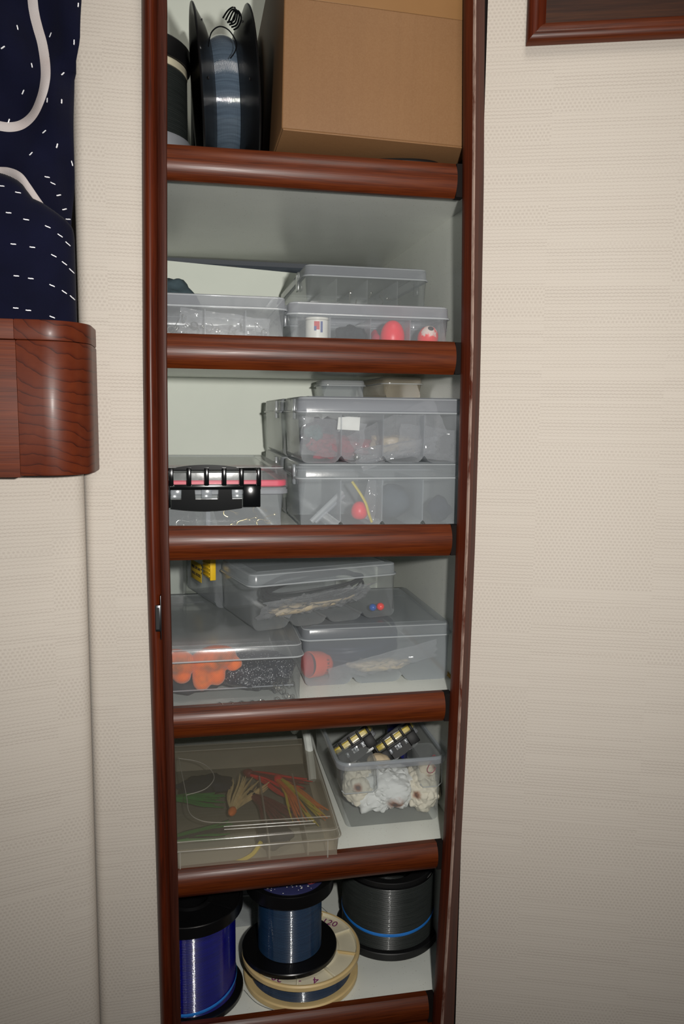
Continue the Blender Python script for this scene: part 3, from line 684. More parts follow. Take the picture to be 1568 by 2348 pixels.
def film_bag(name, label, loc, rot, w, h, amp=.012, seed=0.0, thick=.012, mat='bag_film', cat='plastic bag'):
    bm = bmesh.new(); NX, NZ = 26, 18; A, B = [], []
    for k in range(NZ+1):
        ra, rb = [], []
        for i in range(NX+1):
            u, v = i/NX - .5, k/NZ - .5; e = (1-(2*u)**4)*(1-(2*v)**4)
            q = Vector((u*w*70, v*h*70, seed)); n1 = abs(noise.noise(q)) + .6*abs(noise.noise(q*2.3)); n2 = abs(noise.noise(q + Vector((9, 4, 2)))) + .6*abs(noise.noise(q*2.1 + Vector((1, 7, 3))))
            x = u*w*(1 + .08*noise.noise(Vector((v*5, seed, 2)))); z = v*h*(1 + .1*noise.noise(Vector((u*5, seed, 5))))
            ra.append(bm.verts.new((x, -thick*e*.5 - amp*(n1-.4)*min(1, e*2), z))); rb.append(bm.verts.new((x, thick*e*.5 + amp*(n2-.4)*min(1, e*2), z)))
        A.append(ra); B.append(rb)
    for k in range(NZ):
        for i in range(NX):
            bm.faces.new((A[k][i], A[k][i+1], A[k+1][i+1], A[k+1][i])); bm.faces.new((B[k][i+1], B[k][i], B[k+1][i], B[k+1][i+1]))
    o = mesh_obj(name, bm, mat, angle=20); return tag(put(o, loc, rot), label, cat)
def lump(name, label, cat, mat, loc, rad, amp=.3, freq=40, seed=1.0, rid=False, group=None, rot=(0, 0, 0), sub=4):
    bm = bmesh.new(); blob(bm, (0, 0, 0), rad, amp, freq, sub, seed, rid)
    return tag(put(mesh_obj(name, bm, mat, angle=70), loc, rot), label, cat, group)
def skirt_lure(name, label, loc, rot, L, cols, head, spread=.35, n=22, hr=.006, seed=0):
    rnd = random.Random(seed); t = thing(name, label, 'lure', loc, rot)
    bm = bmesh.new(); lathe(bm, [(.0005, -.016), (hr*.6, -.013), (hr, -.006), (hr*1.05, .0), (hr*.7, .006), (hr*.5, .008)], 16, 'x'); mesh_obj('head', bm, head, t)
    for ci, cm in enumerate(cols):
        bm = bmesh.new()
        for k in range(n):
            a = rnd.uniform(0, 2*PI); s = rnd.uniform(.2, spread); l = L*rnd.uniform(.7, 1.05)
            pts = [(.004 + l*q, math.cos(a)*(hr*.5 + s*l*.4*q + .004*math.sin(q*5+a)), math.sin(a)*(hr*.4 + s*.12*l*q)) for q in [j/6 for j in range(7)]]
            tube(bm, pts, [.0022, .0025, .0027, .0025, .0022, .0016, .0007], 4)
        mesh_obj('skirt', bm, cm, t)
    return t
def threads(r, z0, z1, pitch, bulge=0.0, amp=.45):
    """profile of line wound on a spool"""
    n = int((z1-z0)/pitch); out = []
    for k in range(n):
        for j in range(5):
            z = z0 + (k + j/5)*pitch; q = (z-z0)/(z1-z0)*2-1
            out.append((r + bulge*(1-q*q) + amp*pitch*math.sin(PI*j/5), z))
    out.append((r, z1)); return out

# ================================================================== TOP SHELF
z = F[0]
def handline(name, label, loc, rot, s=1.0, n=72):
    t = thing(name, label, 'line spool', loc, rot, None); R = .128*s
    for sg in (-1, 1):
        bm = bmesh.new(); lathe(bm, [(.052*s, sg*.017*s), (.078*s, sg*.016*s), (.10*s, sg*.024*s), (.118*s, sg*.0345*s), (R-.001, sg*.0385*s), (R, sg*.040*s), (R-.001, sg*.0415*s), (.115*s, sg*.0395*s), (.098*s, sg*.029*s), (.076*s, sg*.0205*s), (.052*s, sg*.0205*s), (.052*s, sg*.017*s)], n, 'x', False)
        fo = mesh_obj('flange', bm, 'black_plastic', t, angle=30)
        for a in (20, 75, 130, 185, 240, 300):
            x, y = math.cos(math.radians(a))*.108*s, math.sin(math.radians(a))*.108*s
            bm = bmesh.new(); lathe(bm, [(.0022, 0), (.0022, .0012)], 10, 'x'); put(mesh_obj('line_hole', bm, 'hole_black', fo), (sg*.0287*s - .0006, x, y))
    bm = bmesh.new(); lathe(bm, [(.048*s, -.0165*s), (.048*s, .0165*s)], n, 'x', True); mesh_obj('hub', bm, 'black_plastic', t)
    bm = bmesh.new(); lathe(bm, [(rr, h) for rr, h in threads(.080*s, -.0178*s, .0178*s, .0016, .007*s)], n, 'x', False); mesh_obj('wound_line', bm, 'line_clear', t, angle=175)
    return t
handline('handline_spool', 'black flared handline spool wound with clear line, nearest on top shelf', (.086, .166, z + .130), (0, math.radians(-4), math.radians(1)))
handline('handline_spool', 'black flared spool mostly hidden behind the cardboard box edge', (.098, .462, z + .1735), (0, 0, 0), 1.35)
t = thing('line_spool', 'dark upright spool with cream collar half hidden behind left upright', 'line spool', (-.051, .27, z))
bm = bmesh.new(); lathe(bm, [(.088, 0), (.09, .003), (.09, .052), (.0895, .056), (.0895, .086), (.088, .09)], 48); mesh_obj('base_flange', bm, 'grey_plastic', t)
bm = bmesh.new(); lathe(bm, threads(.082, .09, .193, .003), 48); mesh_obj('wound_line', bm, 'line_braid', t, angle=175)
bm = bmesh.new(); lathe(bm, [(.083, .193), (.084, .194), (.084, .203), (.083, .204)], 48); mesh_obj('collar', bm, 'cream_plastic', t)
bm = bmesh.new(); lathe(bm, [(.087, .204), (.089, .206), (.089, .232), (.086, .235)], 48); mesh_obj('top_flange', bm, 'black_matte', t)
# wire leader snagged on the spool
bm = bmesh.new(); P = smooth_pts([(.060, .058, .505), (.064, .050, .520), (.075, .047, .528), (.088, .048, .525), (.098, .050, .512), (.097, .049, .500), (.090, .046, .488)], 6); tube(bm, P, .0009, 6)
tag(mesh_obj('wire_leader', bm, 'black_gloss'), 'thin black wire leader looped over the handline spool', 'wire')
bm = bmesh.new()
for k in range(4): tube(bm, smooth_pts([(.082 + .004*k, .092, .560 - .002*k), (.090 + .004*k, .088, .570), (.099 + .003*k, .088, .574 - .004*k), (.098 + .002*k, .090, .559 - .003*k), (.088 + .003*k, .092, .555 - .003*k)], 5), .0013, 6)
tag(mesh_obj('swivel_clip', bm, 'black_gloss'), 'black wire snap clip caught at the spool top', 'clip')
# cardboard box
cb = thing('cardboard_box', 'large plain brown cardboard box on the top shelf', 'box', (.2985, .262, .3880), (0, math.radians(1.1), 0))
bm = bmesh.new(); box(bm, -.141, .141, -.247, .247, 0, .30, .0025, 3); mesh_obj('carton', bm, 'cardboard', cb)
newbox('packing_tape', 'tape', cb, -.139, .1395, -.2478, -.2469, .170, .297, .0003)
newbox('flap_edge', 'cardboard', cb, -.139, .139, -.2472, -.02, -.0022, -.0002, .0004)
bm = bmesh.new()
for k in range(4):
    R = .055 - .007*k
    tube(bm, [(.352 + (R+.02)*math.cos(2*PI*i/40), .105 + R*math.sin(2*PI*i/40),   .3457 + .0055 + .0115*(k % 3) + .004*math.sin(2*PI*i/40+k)**2) for i in range(40)], .0050, 8, close=True)
tag(mesh_obj('cord_coil', bm, 'cord_black'), 'coil of black cord under the cardboard box', 'cord')

# ================================================================== SECOND SHELF
z = F[1]
tackle_box('tackle_box', 'grey translucent tackle box full of tangled hooks, left on second shelf', (.051, .16, z), .229, .27, .0695, .019, 4, mb='pp_grey', ml='pp_rim')
rnd = random.Random(3)
for k in range(16):
    hook('fish_hook', 'steel hook tangled in the left box on second shelf', 'hooks in the left box on the second shelf', (rnd.uniform(-.005, .15), rnd.uniform(.035, .10), z + rnd.uniform(.012, .03)), (rnd.uniform(-1.2, 1.2), rnd.uniform(0, 6), rnd.uniform(0, 6)), rnd.uniform(.008, .013))
for k in range(5):
    ring_('split_ring', 'bright split ring in the left box on second shelf', 'rings in the left box on the second shelf', (.004 + .033*k, .045, z + .02 + .007*(k % 2)), (1.4, .2*k, .5*k), .0055)
lump('lead_sinkers', 'grey lump of sinkers filling the left box on second shelf', 'sinkers', 'dark_grey', (.06, .17, z + .024), (.085, .06, .016), .35, 60, 2.0)
film_bag('lead_bag', 'crumpled film wrap inside the left box on second shelf', (.08, .060, z + .030), (.25, .1, 0), .13, .035, .008, 3.0, .010)
tackle_box('tackle_box', 'grey tackle box holding red floats, right front on second shelf', (.293, .113, z), .243, .158, .0655, .019, 4, mb='pp_grey', ml='pp_rim')
t = thing('jar', 'small white jar with flag print in the float box', 'jar', (.2175, .065, z + .0015))
bm = bmesh.new(); lathe(bm, [(.0165, 0), (.0175, .001), (.0175, .040), (.0165, .041)], 32); mesh_obj('body', bm, 'white_jar', t)
bm = bmesh.new(); lathe(bm, [(.0180, .0412), (.0180, .0438), (.0172, .0445)], 32); mesh_obj('cap', bm, 'white_jar', t)
def wrap_patch(name, r, a0, a1, z0, z1, mat, parent, n=8):
    bm = bmesh.new(); loft(bm, [[(r*math.sin(a0 + (a1-a0)*i/n), -r*math.cos(a0 + (a1-a0)*i/n), zz) for i in range(n+1)] for zz in (z0, z1)], closed=False); return mesh_obj(name, bm, mat, parent)
wrap_patch('print_mark', .0178, -.42, .05, .026, .038, 'print_red', t); wrap_patch('print_mark', .0178, .12, .32, .022, .038, 'print_blue', t); wrap_patch('print_mark', .0179, -.42, -.22, .0245, .031, 'print_blue', t)
lump('soft_bait', 'black soft bait bundle between jar and red float', 'lure', 'weed_dark', (.2715, .07, z + .019), (.024, .028, .017), .45, 70, 4.0)
def egg(name, label, loc, r, h, mat, hole=False, rot=(0, 0, 0), group=None):
    t = thing(name, label, 'float', loc, rot, group); bm = bmesh.new()
    lathe(bm, [(.001, 0)] + [(r*math.sin(PI*q)**.8*(1.08 - .34*q), h*(.5 - .5*math.cos(PI*q))) for q in [i/14 for i in range(1, 14)]] + [(.001, h)], 28); mesh_obj('body', bm, mat, t)
    if hole:
        bm = bmesh.new(); lathe(bm, [(.0048, h*.94), (.0046, h*.99), (.0035, h*1.012), (.001, h*1.016)], 16); mesh_obj('plug', bm, 'hole_black', t)
    return t
egg('fishing_float', 'plain bright red egg float on second shelf', (.3345, .066, z + .0015), .0205, .045, 'float_red', group=None)
egg('fishing_float', 'red float with white mottling and black hole', (.3935, .086, z + .0120), .0178, .036, 'float_mottled', True, rot=(math.radians(48), 0, 0))
lump('red_lure', 'red lure scrap left of the plain red float', 'lure', 'lure_red', (.312, .088, z + .018), (.008, .012, .015), .3, 50, 3)
tackle_box('tackle_box', 'empty-looking clear tackle box, top of rear stack on second shelf', (.3265, .382, z + .0758), .211, .352, .0752, .02, 4, mb='pp_clear', ml='pp_rim')
tackle_box('tackle_box', 'clear tackle box under another at the rear of second shelf', (.3265, .382, z), .211, .352, .0755, .02, 4, mb='pp_grey', ml='pp_rim')
for k in range(4): hook('fish_hook', 'loose hook in the upper rear box on second shelf', 'hooks in the upper rear box on the second shelf', (.30 + .03*k, .23, z + .09 + .004*k), (.3, .5*k, 1.0*k), .012)
lump('cloth_bundle', 'blue-grey cloth bundle behind the left box on second shelf', 'cloth', 'cloth_teal', (.006, .40, z + .072), (.050, .06, .076), .25, 22, 7.0)

# ================================================================== THIRD SHELF
z = F[2]
waterproof_box('waterproof_box', 'clear box with wide black latch and red seal on third shelf', .236, .345, .0965, .034, (.053, .2035, z), lw=.150, lh=.0585, nr=6, lx=-.002)
rnd = random.Random(5)
for k in range(9):
    hook('snap_swivel', 'brassy snap swivel in the black-latched box', 'snap swivels in the black-latched box', (.078 + .0068*k + rnd.uniform(-.004, .004), .043 + .008*(k % 2), z + .010 + rnd.uniform(0, .032)), (rnd.uniform(-.4, .4), 1.57 + rnd.uniform(-.5, .5), rnd.uniform(-.4, .4)), .010, 'brass')
for k in range(4):
    hook('long_hook', 'steel hook in the left cell of the black-latched box', 'hooks in the left cell of the black-latched box', (.0 + .009*k, .046, z + .012 + .006*k), (.2, 1.6 + .2*k, .3*k), .011)
X3, W3, D3 = .319, .262, .172
tackle_box('tackle_box', 'grey tackle box with white paper tag, upper front on third shelf', (X3, .135, z + .1006), W3, D3, .0996, .024, 4, mb='pp_grey', ml='pp_rim')
tackle_box('tackle_box', 'milky four-cell tackle box at lower right front of third shelf', (X3, .135, z), W3, D3, .1002, .024, 4, mb='pp_milky', ml='pp_milky')
tackle_box('tackle_box', 'clear tackle box at the rear, upper one on third shelf', (X3-.004, .372, z + .1006), W3, .27, .0992, .024, 4, mb='pp_clear', ml='pp_rim', latch='bright')
tackle_box('tackle_box', 'clear tackle box at the rear, lower one on third shelf', (X3-.004, .372, z), W3, .27, .1002, .024, 4, mb='pp_clear', ml='pp_rim', latch='bright')
bm = bmesh.new(); vs = [(.2496, -.0051), (.2655, -.0040), (.2833, -.0048), (.2822, -.0250), (.2478, -.0234)]
loft(bm, [[(x, .0552, zz) for x, zz in vs], [(x, .0556, zz) for x, zz in vs]], True, True)
tag(mesh_obj('paper_tag', bm, 'paper_white', smooth=False), 'small white paper tag inside the upper front box', 'tag')
zz = z + .1006
lump('soft_bait', 'red and purple soft baits in the upper front box', 'lure', 'lure_red', (.263, .118, zz + .021), (.046, .03, .018), .55, 60, 6)
lump('soft_bait', 'teal and grey soft baits behind the paper tag', 'lure', 'lure_navy', (.252, .150, zz + .036), (.044, .028, .030), .5, 55, 8)
lump('soft_bait', 'small teal soft bait at left of the upper front box', 'lure', 'lure_teal', (.222, .112, zz + .045), (.014, .014, .012), .4, 80, 9)
egg('bead_weight', 'silver ball weight among the red soft baits', (.283, .073, zz + .003), .006, .011, 'steel')
film_bag('plastic_bag', 'crumpled clear bag in the upper front box', (.352, .085, zz + .043), (-.1, -.42, 0), .15, .062, .014, 1.0, .022)
film_bag('plastic_bag', 'clear bag folded at right of the upper front box', (.40, .075, zz + .030), (-.05, .12, 0), .10, .05, .012, 5.0, .016)
film_bag('plastic_bag', 'clear bag lying flat along the upper front box floor', (.345, .068, zz + .018), (.5, -.15, 0), .13, .03, .008, 8.0, .012)
film_bag('plastic_bag', 'crinkled film over the red soft baits', (.245, .078, zz + .036), (.05, .1, 0), .10, .058, .012, 11.0, .014)
lump('soft_bait', 'pale baits wrapped in the crumpled bag', 'lure', 'skin_tan', (.35, .105, zz + .026), (.045, .018, .016), .35, 55, 4)
bm = bmesh.new(); tube(bm, [(.212, .075, z + .008), (.262, .080, z + .054)], .0042, 8); tag(mesh_obj('clear_tube', bm, 'pp_edge'), 'clear plastic strip leaning in the milky box', 'tube')
bm = bmesh.new(); tube(bm, [(.219, .078, z + .006), (.266, .084, z + .048)], .003, 8); tag(mesh_obj('clear_tube', bm, 'pp_rim'), 'thinner clear strip beside the leaning one', 'tube')
egg('red_ball', 'red ball float in the second cell of milky box', (.290, .082, z + .009), .0145, .029, 'float_red')
bm = bmesh.new(); P = smooth_pts([(.276, .075, z + .070), (.288, .07, z + .052), (.297, .068, z + .036), (.303, .07, z + .018), (.308, .072, z + .006)], 5); tube(bm, P, [.0022]*len(P), 6)
tag(mesh_obj('yellow_worm', bm, 'skirt_yellow'), 'thin yellow worm lure beside the red ball', 'lure')
film_bag('plastic_bag', 'clear sleeve behind the yellow worm lure', (.311, .09, z + .040), (0, .25, 0), .025, .065, .005, 2.0, .006)
lump('soft_bait', 'dark blue bait in the right cell of milky box', 'lure', 'lure_navy', (.425, .09, z + .024), (.018, .02, .018), .4, 50, 12)
lump('soft_bait', 'blue-grey bait pouch in the third cell of milky box', 'lure', 'void_grey', (.352, .11, z + .034), (.028, .03, .028), .15, 40, 13)
# small boxes on the rear stack
tackle_box('small_box', 'olive clear box lying on the rear stack of third shelf', (.419, .40, .0266), .074, .20, .043, .014, 1, mb='pp_tan', ml='pp_tan', div=False, ridge=False, latch=False)
tackle_box('small_box', 'small frosted box deep on the rear stack of third shelf', (.330, .46, .0266), .088, .085, .040, .012, 1, mb='pp_milky', ml='pp_edge', div=False, ridge=False, latch=False)

# ================================================================== FOURTH SHELF
z = F[3]
tackle_box('tackle_box', 'clear box with orange gloves and dark mesh on fourth shelf', (.064, .2075, z),   .256, .368, .0965, .0205, 1, mb='pp_clear', ml='pp_grey', div=False, latch=False)
def glove(name, label, loc, rot, s=1.0, seed=0, fingers=None):
    t = bmesh.new()
    blob(t, (0, 0, 0), (.036*s, .022*s, .020*s), .10, 40, 3, seed)
    for (x, l, a, r) in fingers:
        P = [(x*s + math.sin(a)*l*q*s, -.010*q*s, -.006*s - math.cos(a)*l*q*s) for q in (0, .3, .6, .85, 1.0, 1.08)]
        tube(t, P, [r*s*.95, r*s*1.05, r*s*1.08, r*s*.95, r*s*.62, r*s*.2], 12)
    o = mesh_obj(name, t, 'orange_knit', angle=70)
    md = o.modifiers.new('merge', 'REMESH'); md.mode = 'VOXEL'; md.voxel_size = .0022; md.use_smooth_shade = True
    ms = o.modifiers.new('soft', 'SMOOTH'); ms.iterations = 6; ms.factor = .5
    return tag(put(o, loc, rot), label, 'glove')
glove('knit_glove', 'orange knit glove, larger one in the clear box', (.060, .068, z + .066), (.1, -.12, .1), 1.0, 1, ((-.020, .036, -.12, .014), (-.002, .032, .1, .014), (.022, .020, .75, .012)))
glove('knit_glove', 'orange knit glove folded beside the left upright', (.004, .070, z + .063), (.1, .15, -.2), .95, 5, ((-.012, .022, -.2, .013), (.010, .024, .15, .014), (-.03, .02, -.5, .012)))
lump('mesh_bag', 'dark glittering mesh bag in the glove box', 'bag', 'sequin_mesh', (.128, .10, z + .034), (.066, .055, .026), .22, 35, 3.0, sub=5)
lump('mesh_bag', 'low dark mesh bag under the gloves', 'bag', 'weed_dark', (.03, .12, z + .022), (.06, .06, .016), .25, 35, 6.0)
rnd = random.Random(11)
for k in range(12):
    ring_('split_ring', 'steel split ring in the front corner of glove box', 'split rings in the glove box', (.150 + rnd.uniform(0, .030), .033 + rnd.uniform(0, .012), z + .006 + rnd.uniform(0, .024)), (1.2 + rnd.uniform(-.3, .3), rnd.uniform(-.5, .5), rnd.uniform(0, 3)), .0042, th=.0006)
for k in range(5):
    hook('fish_hook', 'dark hook on the floor of glove box', 'hooks in the glove box', (.065 + .017*k, .036, z + .008), (1.4, rnd.uniform(0, 3), rnd.uniform(-.5, .5)), .011)
newbox('tray', 'pp_rim', None, -.055, .180, .040, .0412, z + .026, z + .0275)
tag(bpy.data.objects['tray'], 'thin clear shelf strip inside the glove box', 'tray')
tackle_box('tackle_box', 'frosted box with orange cup and coil, lower right of fourth shelf', (.330, .245, z), .252, .282, .0965, .0205, 3, mb='pp_milky', ml='pp_milky', div=False, latch=False)
t = thing('line_coil', 'dark coil of line in the frosted box', 'line coil', (.300, .215, z + .046), (math.radians(12), math.radians(-4), 0))
for k in range(8):
    bm = bmesh.new(); R = .088 - .003*(k % 3); tube(bm, [((R)*math.cos(2*PI*i/48), R*.85*math.sin(2*PI*i/48), -.014 + .0042*k + .003*math.sin(3*2*PI*i/48 + k)) for i in range(48)], .0035, 6, close=True); mesh_obj('loop', bm, 'line_navy', t)
bm = bmesh.new(); lathe(bm, [(.074, -.016), (.078, -.012), (.078, .014), (.074, .018)], 40); mesh_obj('core', bm, 'line_navy', t)
# orange cup lying on its side
t = thing('orange_cup', 'orange rubber cup with black lettering in the frosted box', 'cup', (.2190, .140, z + .0245), (0, math.radians(8), math.radians(30)))
bm = bmesh.new(); lathe(bm, [(.0205, 0), (.0222, .001), (.0225, .004), (.0218, .022), (.0195, .036), (.015, .043), (.008, .0465), (.001, .047)], 36, 'x', False); mesh_obj('shell', bm, 'orange_rubber', t)
bm = bmesh.new(); lathe(bm, [(.0205, 0), (.019, .012), (.015, .028), (.001, .034)], 36, 'x', False); mesh_obj('lining', bm, 'orange_inner', t)
for k, ch in enumerate('STRIKE'):
    a = math.radians(-128 + k*17); rr = .0210
    xa = Vector((0, -math.sin(a), math.cos(a))); nrm_ = Vector((0, math.cos(a), math.sin(a))); up_ = nrm_.cross(xa)
    mw = Matrix((xa, -Vector((1, 0, 0)), nrm_)).transposed()
    # letters run round the cup from its lower side
    a2 = math.radians(226 - k*15.5); nr2 = Vector((0, math.cos(a2), math.sin(a2))); tn = Vector((0, math.sin(a2), -math.cos(a2)))
    mm = Matrix((tn, Vector((-1, 0, 0)), tn.cross(Vector((-1, 0, 0))))).transposed().to_4x4(); mm.translation = nr2*.0213 + Vector((.0265, 0, 0))
    text_mesh('lettering', ch, .0078, 'ink_black', t, mm)
film_bag('plastic_bag', 'clear bag of pinkish baits in the frosted box', (.345, .125, z + .027), (.55, -.22, 0), .19, .045, .012, 4.0, .014)
lump('soft_bait', 'pale pink bait strip inside the frosted box bag', 'lure', 'skin_tan', (.34, .135, z + .020), (.055, .012, .010), .4, 60, 15)
# upper tilted boxes resting on the two lids
zc = z + .0977
A15 = math.radians(15)
ca, sa = math.cos(A15), math.sin(A15)
cxy = (.1195 + .133*ca - .0775*sa, .0960 + .133*sa + .0775*ca)
tackle_box('tackle_box', 'frosted box turned askew on top of the fourth shelf boxes', (*cxy, zc), .266, .155, .092, .0205, 4, A15, mb='pp_clear', ml='pp_milky', div=False, latch=False)
def at_c(x, y): return (cxy[0] + x*ca - y*sa, cxy[1] + x*sa + y*ca)
t = thing('lead_wire_coil', 'clear bagged coil of wire in the askew box', 'line coil', (*at_c(.01, 0), zc + .046), (math.radians(6), math.radians(-6), A15))
for k in range(6):
    bm = bmesh.new(); R = .075 - .004*(k % 3); tube(bm, [(R*1.25*math.cos(2*PI*i/48), R*.75*math.sin(2*PI*i/48), -.006 + .003*k + .004*math.sin(2*2*PI*i/48 + k)) for i in range(48)], .0022, 6, close=True); mesh_obj('loop', bm, 'dark_grey', t)
film_bag('plastic_bag', 'clear bag lying in the askew box', (*at_c(-.005, -.045), zc + .030), (.9, -.08, A15), .20, .07, .012, 6.0, .016)
lump('soft_bait', 'long pale bait in the askew box', 'lure', 'skin_tan', (*at_c(-.01, -.03), zc + .022), (.075, .016, .010), .3, 45, 17, rot=(0, -.12, A15))
for lab, mt, xx, r in (('blue bead at the corner of the askew box', 'bead_blue', .093, .0065), ('red bead at the corner of the askew box', 'bead_red', .108, .0068)):
    bm = bmesh.new(); lathe(bm, [(.0015, -r)] + [(r*math.sin(PI*q), -r*math.cos(PI*q)) for q in [i/8 for i in range(1, 8)]] + [(.0015, r)], 16, 'y'); o = mesh_obj('bead', bm, mt); put(o, (*at_c(xx, -.066), zc + .0145), (0, 0, A15)); tag(o, lab, 'bead')
# box with yellow clip and label
A18 = math.radians(17)
c8, s8 = math.cos(A18), math.sin(A18); dxy = (.0675 + .125*c8 - .0875*s8, .2530 + .125*s8 + .0875*c8)
d_ = tackle_box('tackle_box', 'grey box with yellow clip and yellow handwritten label', (*dxy, zc), .25, .17, .103, .016, 2, A18, mb='pp_grey', ml='pp_rim', div=False, latch=False)
bm = bmesh.new(); box(bm, -.1325, -.126, -.088, -.050, .055, .100, .0012)
for k in range(6): box(bm, -.1338, -.1315, -.087, -.051, .058 + .007*k, .0605 + .007*k, .0006)
cl = mesh_obj('clip', bm, 'yellow_clip', d_); cl['label'] = 'yellow ribbed clip'
newbox('hinge_tab', 'yellow_clip', cl, -.1325, -.122, -.0905, -.0860, .052, .100, .001)
lb = newbox('label_sticker', 'label_yellow', d_, -.1262, -.1256, -.022, .040, .034, .068, .0002); lb['label'] = 'yellow handwritten sticker'
for body, zz_ in (('WIRE LIVE BAIT', .057), ('SMALL HOOKS', .045)):
    mm = Matrix((Vector((0, -1, 0)), Vector((0, 0, 1)), Vector((-1, 0, 0)))).transposed().to_4x4(); mm.translation = Vector((-.1264, .009, zz_))
    text_mesh('lettering', body, .0078, 'ink_black', lb, mm)
tackle_box('canister', 'clear upright canister in the rear left of fourth shelf', (-.028, .50, z), .10, .12, .205, .02, 1, mb='pp_clear', ml='pp_rim', div=False, latch=False)

# ================================================================== FIFTH SHELF
z = F[4]
TB = math.radians(-1.5)
tb = tackle_box('tray_box', 'large hazy flat box of coloured lures, left on fifth shelf', (.092, .188, z), .326, .352, .0545, .0165, 1, TB, mb='pp_tan', ml='pp_hazy', div=False, ridge=False, me='pp_hazy_rim', latch=False)
lidp = [c for c in tb.children if c.name.startswith('lid')][0]
def engr(pts, close=False, r=.0007):
    bm = bmesh.new(); tube(bm, smooth_pts([(x - .092, y - .188, .0548) for x, y in pts], 6), r, 5); o = mesh_obj('moulded_rib', bm, 'pp_hazy_rim', lidp); return o
engr([(-.0021, .3025), (.0336, .2832), (.055, .252), (.0628, .2107), (.0467, .1724), (.0159, .1558)])
engr([(-.002, .31), (.0159, .1558), (.0219, .0985), (.0373, .0707), (.0641, .0578), (.12, .0545), (.245, .050)])
engr([(.076, .0438), (.217, .0409)]); engr([(.0765, .0350), (.2186, .0320)])
for k, x in enumerate((.01, .235)): newbox('rib', 'pp_hazy_rim', tb, x-.092-.001, x-.092+.001, -.1785, -.1755, .002, .037)
skirt_lure('skirt_lure', 'red squid skirt lure under the hazy lid', (.132, .288, z + .022), (0, .04, -.66), .110, ['skirt_red', 'skirt_maroon'], 'skirt_maroon', .85, 34, .008, 1)
skirt_lure('skirt_lure', 'orange to yellow skirt lure at right under the hazy lid', (.182, .245, z + .026), (0, .04, -1.25), .145, ['skirt_orange', 'skirt_yellow'], 'skirt_red', .6, 26, .008, 2)
skirt_lure('skirt_lure', 'pale cream skirt lure in the middle under hazy lid', (.092, .150, z + .024), (0, .04, 1.25), .12, ['skirt_pale'], 'skirt_orange', .9, 24, .007, 3)
skirt_lure('skirt_lure', 'green skirt lure at left under the hazy lid', (-.012, .215, z + .022), (0, .03, -.1), .09, ['skirt_green'], 'weed_dark', .8, 22, .007, 4)
skirt_lure('skirt_lure', 'dark green skirt lure near front left of hazy box', (-.01, .085, z + .018), (0, .03, .25), .10, ['skirt_green', 'weed_dark'], 'weed_dark', .7, 16, .006, 5)
skirt_lure('skirt_lure', 'maroon skirt lure across the middle of hazy box', (.130, .21, z + .018), (0, .03, -1.1), .11, ['skirt_maroon'], 'weed_dark', 1.0, 30, .007, 6)
lump('soft_bait', 'dark lure head cluster in the hazy box', 'lure', 'lure_navy', (.05, .26, z + .019), (.05, .035, .012), .4, 45, 21)
lump('soft_bait', 'dark slab lure at the right front of hazy box', 'lure', 'lure_navy', (.155, .075, z + .017), (.030, .04, .010), .3, 45, 23)
for k in range(2): newbox('cell_wall', 'pp_hazy_rim', tb, (.145, .205)[k]-.092-.0012, (.145, .205)[k]-.092+.0012, -.172, .06, .003, .036)
bm = bmesh.new(); P = smooth_pts([(.075, .022, z + .006), (.095, .022, z + .008), (.113, .022, z + .016), (.122, .022, z + .026), (.128, .022, z + .036)], 5); tube(bm, P, [.0035]*len(P), 7); tag(mesh_obj('worm_lure', bm, 'skirt_yellow'), 'yellow-green curled worm at the front of hazy box', 'lure')
# open tub at the right
OW, OD, OH = .184, .30, .112; ox, oy = .3605, .255
tub = thing('open_tub', 'open clear tub with rim and hanging pockets, right on fifth shelf', 'tub', (ox, oy, z))
mesh_obj('body', body_bm(OW, OD, OH, 1, .010, corner=.016), 'pp_clear', tub, angle=50)
mesh_obj('rim', rimline(OW, OD, OH, .0034, .018, .002), 'pp_milky', tub)
bm = bmesh.new(); R = lambda o, zz: [(x, y, zz) for x, y in rrect(OW + 2*o, OD + 2*o, .016 + o, 5)]
loft(bm, [R(.004, OH-.010), R(.0055, OH-.004), R(.0055, OH+.001), R(.001, OH+.001)]); mesh_obj('rim_band', bm, 'pp_rim', tub)
for xa, xb in ((-.088, -.026), (.050, .088)):
    bm = bmesh.new(); w_, d2 = xb-xa, .06
    loft(bm, [[(x + (xa+xb)/2, y - OD/2 + .006 + d2/2, zz) for x, y in rrect(w_*s, d2*s, .009, 4)] for s, zz in ((1, OH-.002), (.97, OH-.052), (.90, OH-.056))], True, False); p_ = mesh_obj('pocket', bm, 'pp_clear', tub, angle=50)
    bm = bmesh.new(); tube(bm, [(xb, -OD/2+.005, OH), (xb, -OD/2+.004, OH-.048), (xb-.006, -OD/2+.006, OH-.055), (xa+.006, -OD/2+.006, OH-.055), (xa, -OD/2+.004, OH-.048)], .0010, 6); mesh_obj('pocket_edge', bm, 'pp_edge', p_)
tissue('tissue_plain', [(-.012, -.03, .004, .010)], (214, 206, 186), (234, 228, 212)); tissue('tissue_rust', [(.010, -.042, -.014, .019)], (206, 208, 206), (230, 232, 230)); tissue('tissue_small', [(.010, -.012, .004, .008), (0, -.02, -.01, .006)], (216, 196, 164), (236, 226, 206))
